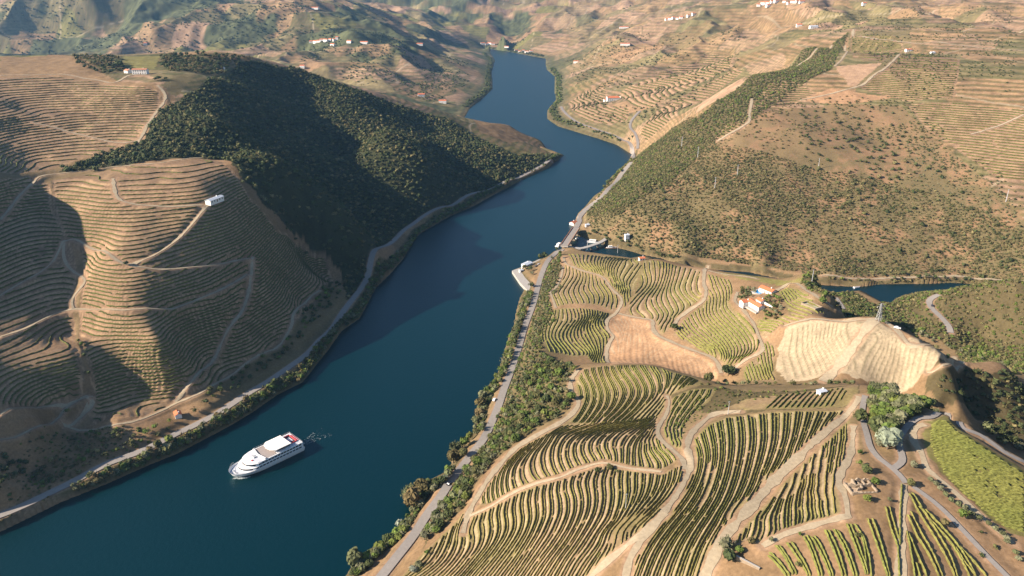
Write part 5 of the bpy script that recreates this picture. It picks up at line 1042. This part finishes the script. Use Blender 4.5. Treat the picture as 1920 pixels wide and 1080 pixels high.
(xr, yr) = RC([(1402,1058)], 0, 500)[0]; e = empty('retaining_wall', xr, yr, float(HZ(xr, yr)), -.75); MB().box(-5, -.3, -1.2, 5, .3, 1.3).build('wall', M_stone, e); MB().box(-5.1, -.38, 1.3, 5.1, .38, 1.42).build('coping', M_grey, e); tag(e, 'short stone retaining wall at the bottom of the wide track', 'wall')
# --- sheds & lone houses
small_house('shed', 'small grey roofed shed among the dense green rows', 'shed', 1540, 738, 4.6, 3.2, 2.0, .4, .35, roof=M_sheet, n=2, tmin=380, tmax=560)
(xa, ya), (xb, yb) = RC([(391,381),(416,373)], 450, 900); small_house('long_shed', 'long white shed at the upper end of the pale track', 'shed', 403, 379, math.hypot(xb-xa, yb-ya)*1.0, 6, 2.8, .9, math.atan2(yb-ya, xb-xa), roof=M_sheet, n=5, tmin=450, tmax=900)
small_house('farmhouse', 'old two storey white farmhouse on the plateau rim', 'house', 264, 139, 19, 8, 6.0, 1.3, .05, roof=M_tile2, n=6, tmin=700, tmax=1400, stor=2)
small_house('barn', 'low pale barn left of the plateau farmhouse', 'barn', 241, 137, 11, 7, 3.5, 1.6, -.7, roof=M_tile2, n=3, tmin=700, tmax=1400)
small_house('hut', 'tiny white hut under the plateau trees', 'hut', 418, 131, 6, 4, 2.5, .6, .1, roof=M_sheet, n=2, tmin=700, tmax=1400)
small_house('cottage', 'tiny cottage with red roof above the left riverside road', 'house', 334, 781, 6, 4.4, 2.8, 1.1, -1.0, n=2, tmax=700)
small_house('quay_office', 'white building with a pale roof on the boat quay', 'building', 988, 499, 12, 7, 3.4, .8, .9, roof=M_sheet, n=4, tmax=900)
small_house('kiosk', 'small white kiosk on the tip of the quay', 'kiosk', 977, 510, 4, 3, 2.6, .5, .5, roof=M_sheet, n=2, tmax=900)
small_house('bridge_house', 'little house with red tiled roof by the far bridge end', 'house', 1075, 421, 9, 7, 4, 1.6, .9, n=3, tmin=800, tmax=1300)
small_house('bridge_hut', 'little white hut across the road from the red roofed bridge house', 'hut', 1101, 425, 5, 4, 3, .9, .3, n=2, tmin=800, tmax=1300, roof=M_sheet)
small_house('pump_house', 'narrow white pump house on the slope above the inlet', 'hut', 1175, 450, 5, 5, 7, .8, .2, n=2, tmin=800, tmax=1300, roof=M_sheet)
small_house('vineyard_hut', 'small white hut with red roof at the upper edge of bridge vineyard', 'hut', 1203, 488, 6, 4, 2.8, 1.0, .2, n=2, tmin=600, tmax=900)
small_house('manor', 'big white manor with a red roof on the middle terraces', 'house', 1150, 189, 34, 14, 8, 3.5, .12, n=7, tmin=1500, tmax=2300, stor=2, hip=True)
small_house('manor_barn', 'low white barn left of the big terrace manor', 'barn', 1138, 190, 16, 9, 4.5, 2, .12, n=3, tmin=1500, tmax=2300)
small_house('track_hut', 'white hut at the top of the pale winding track', 'hut', 1703, 96, 12, 7, 4, 1.2, .1, n=3, tmin=700, tmax=2000)
small_house('field_hut', 'white hut between fields right of the pale track', 'hut', 1748, 101, 8, 5, 3, 1, .1, n=2, tmin=700, tmax=2000, roof=M_sheet)
small_house('lane_house', 'pale house with long low roof beside the upper road', 'house', 1525, 53, 22, 9, 5, 2, .1, n=4, tmin=1200, tmax=3500, roof=M_sheet)
for (px, py, L, lab) in [(1170,53,52,'long red roofed estate house on the far ridge above the bend'),(1172,85,44,'red roofed farmhouse beside the far winding road'),(1498,50,20,'white house left of the pale low roofed house'),(1080,118,24,'white boathouse on the far right shore'),(830,193,26,'white house low on the far left bank'),(790,181,24,'white house at the foot of the far left hill'),(787,85,30,'lone red roofed house on the far left hillside'),(683,82,34,'white house group on the far left slope'),(590,17,44,'red roofed house high on the far left hill'),(273,84,16,'single white hut in the far left green field'),(567,127,18,'white hut in the far side valley')]:
    small_house('country_house', lab, 'house', px, py, L*.75, L*.33, 6, 2.2, rnd.uniform(-.3, .3), n=5, tmin=1200, tmax=6500)
def village(group, lab, pts, t0, t1, s):
    for px, py in pts: small_house('village_house', lab, 'house', px, py, s*rnd.uniform(.7, 1.3), s*rnd.uniform(.45, .7), rnd.uniform(5, 8), 2.2, rnd.uniform(-.6, .6), group, n=3, tmin=t0, tmax=t1, det=False)
village('village at the far river bend', 'white village house at the far end of the river', [(905,83),(912,84),(918,83),(925,84),(968,96),(975,98),(981,97),(988,99),(996,97),(950,90)], 2500, 6500, 17)
village('village on the top ridge', 'white village house on the ridge at the top edge', [(1422,12),(1430,9),(1437,8),(1448,6),(1455,5),(1470,5),(1478,8),(1487,5),(1495,5),(1503,6),(1440,13),(1620,10)], 1200, 6500, 14)
village('hamlet on the far left', 'white hamlet house in the far left valley', [(583,80),(591,81),(598,79),(604,77),(611,78),(619,76),(627,77),(624,86),(632,74),(655,80)], 1500, 6500, 13)
village('hamlet on the far right slope', 'white hamlet house on the far right slope', [(1250,38),(1256,37),(1263,36),(1270,36),(1277,35),(1290,32),(1300,29)], 1500, 6500, 14)
# --- bridge over the side river
def deck_path(pts, z):
    X, Y = UN([p[0] for p in pts], [p[1] for p in pts], z); return np.stack([X, Y], 1)
(bx0, by0), (bx1, by1) = deck_path([(1060,457),(1079,429)], 9.2); L = math.hypot(bx1-bx0, by1-by0); e = empty('road_bridge', (bx0+bx1)/2, (by0+by1)/2, 0, math.atan2(by1-by0, bx1-bx0)); W = 4.6
MB().box(-L/2-6, -W, 8.2, L/2+6, W, 9.35).build('deck', M_asph, e)
for s in (-1, 1):
    mb = MB(); mb.box(-L/2-5, s*W-.15, 9.35, L/2+5, s*W+.15, 10.2); mb.build('parapet', M_orange, e)
for i in range(4):
    X = -L/2+L*(i)/3; MB().box(X-1, -W+.6, -3, X+1, W-.6, 8.2).build('pier', M_stone, e)
MB().box(-L/2-6, -W+.05, 6.9, L/2+6, W-.05, 8.2).build('girder', M_grey, e)
tag(e, 'road bridge with orange parapets over the inlet mouth', 'bridge')
D = resample(deck_path([(1066,463),(1090,466),(1104,462),(1124,455),(1136,448),(1140,443),(1134,440)], 5.2), 3.0); D[1:-1] = (D[:-2]+D[1:-1]*2+D[2:])/4; D[1:-1] = (D[:-2]+D[1:-1]*2+D[2:])/4
T = np.gradient(D, axis=0); T /= np.hypot(T[:, 0], T[:, 1])[:, None]; N = np.stack([-T[:, 1], T[:, 0]], 1); mb = MB(); v = []; f = []; e = empty('footbridge', D[0, 0], D[0, 1], 0); o = D[0]
for i, (p, n) in enumerate(zip(D, N)):
    a = p+n*2.6-o; b = p-n*2.6-o; v += [(a[0], a[1], 5.4), (b[0], b[1], 5.4), (b[0], b[1], 4.2), (a[0], a[1], 4.2)]
    if i: k = i*4; j = k-4; f += [(j, j+1, k+1, k), (j+1, j+2, k+2, k+1), (j+3, j, k, k+3), (j+2, j+3, k+3, k+2)]
mb.add(v, f).build('deck', M_grey, e)
for i in range(3, len(D)-1, 4): p = D[i]-o; MB().box(p[0]-1, p[1]-1, -3, p[0]+1, p[1]+1, 4.2).build('pier', M_stone, e)
tag(e, 'curved grey causeway bridge across the inner inlet', 'bridge')
# --- quay by the road
Q = np.array([UN(a, b, 3) for a, b in [(960,508),(975,530),(992,548),(1004,530),(1016,505),(1024,486),(1010,487),(985,499)]]).reshape(-1, 2)[::-1]
mb = MB(); mb.poly([tuple(p) for p in (Q if np.cross(Q[1]-Q[0], Q[2]-Q[1]) > 0 else Q[::-1])], -3, 3.4); o = mb.build('quay', M_grey); tag(o, kind='structure')
# --- small boats
def boat(px, py, L, rot, lab, cabin=True, z=0):
    X, Y = UN(px, py, .8); e = empty('boat', float(X), float(Y), 0, rot); B = L*.32; out = []
    for s in np.linspace(-.5, .5, 9): w = B/2*(1-max(0, (s-.05)/.45)**2.2); out.append((s*L, w))
    pts = [(a, -b) for a, b in out]+[(a, b) for a, b in out[::-1][1:]]; MB().poly(pts, -.3, 1.1).build('hull', M_sw, e)
    MB().poly([(a*.9, b*.82) for a, b in pts], 1.1, 1.16).build('deck', M_sd, e)
    if cabin:
        MB().box(-L*.3, -B*.36, 1.16, L*.15, B*.36, 2.9).build('cabin', M_sw, e); MB().box(-L*.32, -B*.4, 2.9, L*.18, B*.4, 3.05).build('cabin_roof', M_canvas, e)
        for s in (-1, 1): MB().box(-L*.26, s*B*.36-.02, 1.9, L*.12, s*B*.36+.02, 2.6).build('window', M_glass, e)
    tag(e, lab, 'boat'); return e
boat(1048, 459, 14, 1.1, 'white excursion boat moored outside the road bridge'); boat(1113, 453, 17, -.2, 'broad white houseboat inside the inlet'); boat(1145, 464, 10, .1, 'small white boat at the inner jetty'); boat(1152, 463, 8, 0, 'smaller white launch right of the jetty boat', False); boat(1607, 538, 8, .3, 'little white boat on the side river', False); boat(1082, 446, 6, .8, 'tiny boat beside the bridge shadow', False)
X, Y = UN(1150, 465, .5); e = empty('jetty', float(X), float(Y), 0, .05); MB().box(-10, -1, .2, 10, 1, .6).build('deck', M_wood, e)
for a in (-9, -3, 3, 9): MB().tube((a, 0, -2), (a, 0, 1.4), .15).build('pile', M_grey, e)
tag(e, 'narrow floating jetty in the inlet', 'jetty')
x, y, z = at(1153, 474, tmin=600, tmax=1000); e = empty('lift_cabin', x, y, float(HZ(x, y))+.2, .2); MB().box(-3, -2, -1, 3, 2, 2.6).build('wall', M_green, e); MB().box(-3.3, -2.3, 2.6, 3.3, 2.3, 2.9).build('roof', M_green, e); openings(e, -2.6, 2.6, -2.003, 2, 2, -1, .9, 1, 1); tag(e, 'small green cabin on the near bank of the inlet', 'cabin')
# parasols on the quay
for px, py, m, l in [(996,500,M_red,'red parasol on the quay terrace'),(984,503,M_canvas,'white parasol beside the quay building')]:
    x, y = UN(px, py, 5); e = empty('parasol', float(x), float(y), 3.4); MB().tube((0,0,0),(0,0,2.8),.08).build('pole', M_metal, e); k = 8; MB().add([(2*math.cos(i*6.283/k), 2*math.sin(i*6.283/k), 2.2) for i in range(k)]+[(0,0,3)], [(i,(i+1)%k,k) for i in range(k)]).build('canopy', m, e); tag(e, l, 'parasol')
# --- cars
def car(px, py, rot, col, lab, tmax=1500, zz=None, tmin=0):
    x, y, z = at(px, py, tmin=tmin, tmax=tmax); z = max(float(HZ(x, y)), zz or -9)+.3; e = empty('parked_car', x, y, z, rot); m = mat('car_paint', col, .3, spec=.6)
    pr_ = [(-2.2,.35),(-2.2,.85),(-1.5,1.0),(-1.1,1.42),(.5,1.42),(1.15,.95),(2.1,.8),(2.2,.35)]; n = len(pr_)
    v = [(a, -.87, b) for a, b in pr_]+[(a, .87, b) for a, b in pr_]; c = [(0,0-.87,.6),(0,.87,.6)]; v += c; f = [(i, (i+1) % n, n+(i+1) % n, n+i) for i in range(n)]+[((i+1) % n, i, 2*n) for i in range(n)]+[(n+i, n+(i+1) % n, 2*n+1) for i in range(n)]
    MB().add(v, f).build('body', m, e); g = MB(); g.box(-1.0, -.885, 1.02, .55, .885, 1.34); g.build('window', M_glass, e)
    MB().add([(.56,-.75,1.4),(1.12,-.75,1.0),(1.12,.75,1.0),(.56,.75,1.4)], [(0,1,2,3)]).build('windscreen', M_glass, e)
    for a in (-1.35, 1.35):
        for s in (-1, 1): MB().tube((a, s*.72, .33), (a, s*.9, .33), .33, k=10).build('wheel', M_dark, e)
    tag(e, lab, 'car')
car(1006, 500, .5, (.05,.06,.08), 'dark parked car under the trees on the quay parking', zz=3.4); car(1011, 497, .5, (.3,.3,.32), 'grey parked car on the quay parking', zz=3.4); car(1001, 539, 1.2, (.75,.75,.75), 'white car on the road below the quay'); car(843, 907, .9, (.03,.03,.04), 'black car in tree shade on the riverside road', 700)
car(927, 755, 1.2, (.75,.75,.75), 'white car on the riverside road verge beside tall trees', 900); car(1682, 617, -.5, (.75,.75,.75), 'white car on the crest right of the pylon', 640, tmin=440); car(1748, 572, 1.0, (.04,.04,.05), 'dark car on the lane of the far right hill', 800, tmin=600)
# --- poles and pylons
def pole(px, py, h, lab, tmin=0, tmax=1e9, arm=1.6, r=.2):
    x, y, z = at(px, py, tmin=tmin, tmax=tmax); z = float(HZ(x, y)); e = empty('utility_pole', x, y, z, .3); MB().tube((0,0,-.5),(0,0,h),r,r*.6).build('post', M_metal, e); MB().box(-arm/2,-.09,h-.8,arm/2,.09,h-.6).build('crossarm', M_metal, e)
    for s in (-.45, 0, .45): MB().tube((s*arm,0,h-.6),(s*arm,0,h-.3),.07).build('insulator', M_white, e)
    tag(e, lab, 'power pole')
pole(1365, 776, 9, 'grey power pole at the top edge of the central plot', 0, 700, r=.22); pole(1173, 953, 9, 'grey power pole standing in the foreground rows', 0, 700, r=.2); pole(1522, 530, 12, 'pale power pole on the shaded slope behind the villa crest', 500, 800, r=.35); pole(1101, 468, 15, 'tall pale mast beside the causeway bridge', 0, 1100, r=.4); pole(1158, 474, 16, 'tall thin mast near the green cabin', 0, 1100, r=.35)
for px, py, l in [(1534,317,'white power pole on the upper scrub hillside'),(1382,330,'white power pole on the left part of the scrub hillside'),(1340,354,'short white pole low on the scrub hillside'),(1308,295,'white power pole on the green ridge slope'),(1278,275,'faint white pole high on the green ridge slope'),(1886,378,'pale pole at the right edge hillside')]: pole(px, py, 15, l, 740, 1600, r=.45, arm=3)
x, y, z = at(1647, 601, tmin=440, tmax=640); z = float(HZ(x, y)); e = empty('pylon', x, y, z, .3); mb = MB(); hh = 13; b = 1.5
cor = lambda s, t: [(a*s, c*s, t) for a, c in ((-1,-1),(1,-1),(1,1),(-1,1))]
lev = [(1.5,-.5),(1.15,3),(.85,6.5),(.5,10),(.3,13)]
for (s0, t0), (s1, t1) in zip(lev, lev[1:]):
    A = cor(s0, t0); B = cor(s1, t1)
    for i in range(4): mb.tube(A[i], B[i], .14, k=4); mb.tube(A[i], B[(i+1) % 4], .09, k=4); mb.tube(B[i], B[(i+1) % 4], .09, k=4)
mb.build('lattice', M_metal, e)
for t, w in ((11.2, 3.4), (12.6, 2.2)): MB().tube((-w, 0, t), (w, 0, t), .16, k=4).build('crossarm', M_metal, e)
for s in (-3.2, 3.2): MB().tube((s, 0, 11.2), (s, 0, 10.3), .14).build('insulator', M_white, e)
tag(e, 'steel lattice pylon on the crest above the bare straw field', 'pylon')
# --- river ship
bx, by = map(float, UN(431, 888, 3.5)); (s1x, s1y) = map(float, UN(541, 812, 7)); (s2x, s2y) = map(float, UN(574, 828, 7)); sx, sy = (s1x+s2x)/2, (s1y+s2y)/2
LN = math.hypot(bx-sx, by-sy); BW = math.hypot(s1x-s2x, s1y-s2y)*.97; print('ship', LN, BW)
e = empty('cruise_ship', sx, sy, 0, math.atan2(by-sy, bx-sx)); hb = BW/2
def outline(x0, x1, w, bl, n=14, pw=2.0, w0=None):   # from stern x0 to nose x1, rounded over length bl
    r = [(x0, (w0 or w))]
    if w0: r = [(x0, w0), (x0+1.0, w)]
    for i in range(n+1): s = i/n; r.append((x1-bl+bl*math.sin(s*math.pi/2), w*(math.cos(s*math.pi/2))**(2/pw)))
    r[-1] = (x1, .02); return [(a, -b) for a, b in r]+[(a, b) for a, b in r[::-1]]
def loft(secs, m, name, par, cap=True):
    n = len(secs[0][0]); v = []; f = []
    for o, z in secs: v += [(a, b, z if not callable(z) else z(a)) for a, b in o]
    for k in range(len(secs)-1):
        for i in range(n): j = (i+1) % n; f.append((k*n+i, k*n+j, (k+1)*n+j, (k+1)*n+i))
    if cap:
        o, z = secs[-1]; c = len(v); v.append((np.mean([p[0] for p in o]), 0, z if not callable(z) else z(0))); k = (len(secs)-1)*n; f += [(k+i, k+(i+1) % n, c) for i in range(n)]
    return MB().add(v, f).build(name, m, par)
sh = lambda a: 3.2+.9*max(0, (a-LN*.7)/(LN*.3))
hull = loft([(outline(.6, LN-3.0, hb*.86, LN*.42, pw=1.7), -.6), (outline(.3, LN-1.5, hb*.96, LN*.36, pw=1.9), 1.2), (outline(0, LN, hb, LN*.30, pw=2.2), sh)], M_sw, 'hull', e, False)
loft([(outline(.4, LN-.8, hb*.95, LN*.29, pw=2.2), 2.6), (outline(.4, LN-.8, hb*.95, LN*.29, pw=2.2), 2.75)], M_sg, 'main_deck', e)
def tier(x1, w, z0, z1, bl, pw, name, m, win=True, x0=.8, wz=(.9, 1.9), slope=1.2):
    o = loft([(outline(x0, x1, w, bl, pw=pw), z0), (outline(x0, x1-slope, w*.985, bl, pw=pw), z1)], m, name, e)
    loft([(outline(x0-.2, x1-slope+.5, w*1.0, bl, pw=pw), z1), (outline(x0-.2, x1-slope+.5, w*1.0, bl, pw=pw), z1+.16)], M_sw, 'deck_edge', o)
    if win:
        for s in (-1, 1):
            L0, L1 = x0+1.5, x1-bl*.75; n = 14
            for i in range(n):
                a = L0+(L1-L0)*i/n; MB().box(a, s*w*1.0-.06, z0+wz[0], a+(L1-L0)/n*.78, s*w*1.0+.06, z0+wz[1]).build('window', M_glass, o)
        nose = outline(x0, x1-slope*.45, w*.995, bl, pw=pw); k = len(nose)//2
        v = []; f = []; q = [p for p in nose if p[0] > x1-bl*.72]
        for a, b in q: v += [(a+.12, b*1.012, z0+wz[0]), (a+.02, b*1.012, z0+wz[1])]
        for i in range(len(q)-1): f.append((2*i, 2*i+2, 2*i+3, 2*i+1))
        MB().add(v, f).build('front_window', M_glass, o)
    return o
tier(LN*.88, hb*.955, 2.75, 4.6, LN*.20, 2.0, 'lower_cabin', M_sw)
tier(LN*.82, hb*.94, 4.76, 6.7, LN*.18, 2.0, 'upper_cabin', M_sw)
z3 = 6.86
loft([(outline(1.0, LN*.765, hb*.93, LN*.15, pw=2.2), z3), (outline(1.0, LN*.755, hb*.93, LN*.15, pw=2.2), z3+.5)], M_sw, 'top_deck', e)
zt = z3+.5
MB().poly([(LN*.40,-hb*.86),(LN*.56,-hb*.86),(LN*.585,0),(LN*.56,hb*.86),(LN*.40,hb*.86)], zt, zt+.06).build('sun_deck', M_sd, e)
for s in (-1, 1): MB().add([(LN*.60,s*hb*.12,zt+.07),(LN*.705,s*hb*.10,zt+.07),(LN*.665,s*hb*.84,zt+.07),(LN*.575,s*hb*.86,zt+.07)], [(0,1,2,3) if s < 0 else (3,2,1,0)]).build('roof_panel', M_sg, e)
MB().add([(LN*.56,-hb*.88,zt+.02),(LN*.58,-hb*.88,zt+.02),(LN*.605,0,zt+.02),(LN*.585,0,zt+.02),(LN*.58,hb*.88,zt+.02),(LN*.56,hb*.88,zt+.02)]+[(LN*.56,-hb*.88,zt+.9),(LN*.58,-hb*.88,zt+.9),(LN*.605,0,zt+.9),(LN*.585,0,zt+.9),(LN*.58,hb*.88,zt+.9),(LN*.56,hb*.88,zt+.9)], [(6,7,8,9),(9,8,10,11),(0,1,7,6),(1,2,8,7),(2,4,10,8),(4,5,11,10),(5,3,9,11),(3,0,6,9)]).build('windbreak', M_sw, e)
can = [(LN*.17,-hb*.78),(LN*.40,-hb*.78),(LN*.455,-hb*.45),(LN*.47,0),(LN*.455,hb*.45),(LN*.40,hb*.78),(LN*.17,hb*.78)]
co = loft([(can, zt+2.2), ([((a-LN*.3)*1.0+LN*.3, b) for a, b in can], zt+2.35), ([((a-LN*.3)*.92+LN*.3, b*.8) for a, b in can], zt+2.65)], M_canvas, 'canopy', e)
for a in (.19, .27, .35, .41):
    for s in (-1, 1): MB().tube((LN*a, s*hb*.72, zt), (LN*a, s*hb*.72, zt+2.25), .12).build('canopy_post', M_dark, e)
MB().box(LN*.18, -hb*.6, zt, LN*.36, hb*.6, zt+1.9).build('lounge', M_glass, e)
MB().box(1.4, -hb*.86, zt, LN*.165, hb*.86, zt+.06).build('aft_deck', M_sg, e)
fr = MB()
for a in ((.06,-.62,.065,.5),(.145,-.62,.15,.5),(.06,-.63,.15,-.6),(.06,.48,.15,.51)): fr.box(LN*a[0], hb*a[1], zt+.06, LN*a[2], hb*a[3], zt+.9)
fr.build('red_frame', M_red, e); MB().box(LN*.068, -hb*.58, zt+.06, LN*.142, hb*.46, zt+.12).build('opening', M_dark, e); MB().box(LN*.085, -hb*.35, zt+.12, LN*.142, hb*.2, zt+.16).build('grille', M_sg, e)
for i in range(7): MB().box(LN*.025, hb*(-.55+.15*i), zt+.06, LN*.055, hb*(-.55+.15*i)+.9, zt+.35).build('lounger', M_pink, e)
MB().tube((LN*.655, 0, zt), (LN*.655, 0, zt+4.2), .14, .07).build('mast', M_sw, e); MB().box(LN*.63, -1.6, zt+.1, LN*.67, 1.6, zt+.8).build('radar_base', M_metal, e); MB().box(LN*.70, hb*.28, zt+.0, LN*.72, hb*.40, zt+.5).build('life_raft', M_red, e)
for s in (-1, 1):
    MB().tube((LN*.92, s*1.6, 2.75), (LN*.945, s*1.4, 3.6), .3).build('winch', M_metal, e)
    rl = MB(); pts = [(LN*.86+LN*.13*t, s*hb*.93*math.cos(t*math.pi/2*.92)**.9) for t in np.linspace(0, 1, 9)]
    for (a, b), (c, d) in zip(pts, pts[1:]): rl.tube((a, b, 4.6), (c, d, 4.6), .06, k=4)
    for a, b in pts: rl.tube((a, b, 3.2), (a, b, 4.6), .05, k=4)
    rl.build('bow_railing', M_metal, e)
    rl = MB(); rl.tube((1.2, s*hb*.92, zt+1.0), (LN*.56, s*hb*.92, zt+1.0), .06, k=4)
    for t in np.linspace(0, 1, 16): a = 1.2+(LN*.56-1.2)*t; rl.tube((a, s*hb*.92, zt), (a, s*hb*.92, zt+1.0), .05, k=4)
    rl.build('deck_railing', M_metal, e)
rl = MB(); rl.tube((1.2, -hb*.9, zt+1), (1.2, hb*.9, zt+1), .06, k=4)
for t in np.linspace(-.9, .9, 9): rl.tube((1.2, hb*t, zt), (1.2, hb*t, zt+1), .05, k=4)
rl.build('stern_railing', M_metal, e)
MB().tube((0, 0, 2.7), (-1.6, 0, 5.4), .06).build('flagstaff', M_metal, e)
tag(e, 'white three deck river cruise ship with cream canopy and red aft deck', 'cruise ship')
# foam
def foam(pts, n, sz, name):
    v = []; f = []
    for i in range(n):
        a, b, sp = pts(NR.random()); a += (NR.random()-.5)*sp; b += (NR.random()-.5)*sp; k = 7; r = sz*(.4+NR.random()); c0 = len(v); st = 4.0
        for q in range(k): an = q*6.283/k; rr0 = r*(.5+.7*NR.random()); v.append((a+rr0*st*math.cos(an), b+rr0*math.sin(an), .03+.002*i))
        v.append((a, b, .05+.002*i)); f += [(c0+q, c0+(q+1) % k, c0+k) for q in range(k)]
    R = Matrix.Rotation(math.atan2(by-sy, bx-sx), 3, 'Z'); v = [(R@Vector(p))+Vector((sx, sy, 0)) for p in v]
    o = MB().add(v, f).build(name, M_foam); tag(o, 'white foam churned up around the cruise ship', 'foam', kind='stuff')
foam(lambda t: (-1-22*t*t, (t-.3)*4*(1+t)*(1 if NR.random() > .5 else -1), 2.0+4*t), 260, .11, 'stern_foam')
foam(lambda t: (LN-1.2-8*t, hb*(.05+.85*t**.6)+.2, .6), 60, .3, 'bow_foam')
# ------------------------------------------------------------------ air
hz = bpy.data.materials.new('haze'); hz.use_nodes = True; nt = hz.node_tree
for n_ in list(nt.nodes):
    if n_.type == 'BSDF_PRINCIPLED': nt.nodes.remove(n_)
pv = nt.nodes.new('ShaderNodeVolumePrincipled'); pv.inputs['Color'].default_value = (.3, .6, 1.0, 1); pv.inputs['Density'].default_value = 0.000045; pv.inputs['Anisotropy'].default_value = .35
nt.links.new(pv.outputs[0], nt.nodes['Material Output'].inputs['Volume'])
o = MB().box(-16000, -300, -12, 16000, 15500, 900).build('haze', hz); tag(o, kind='stuff')
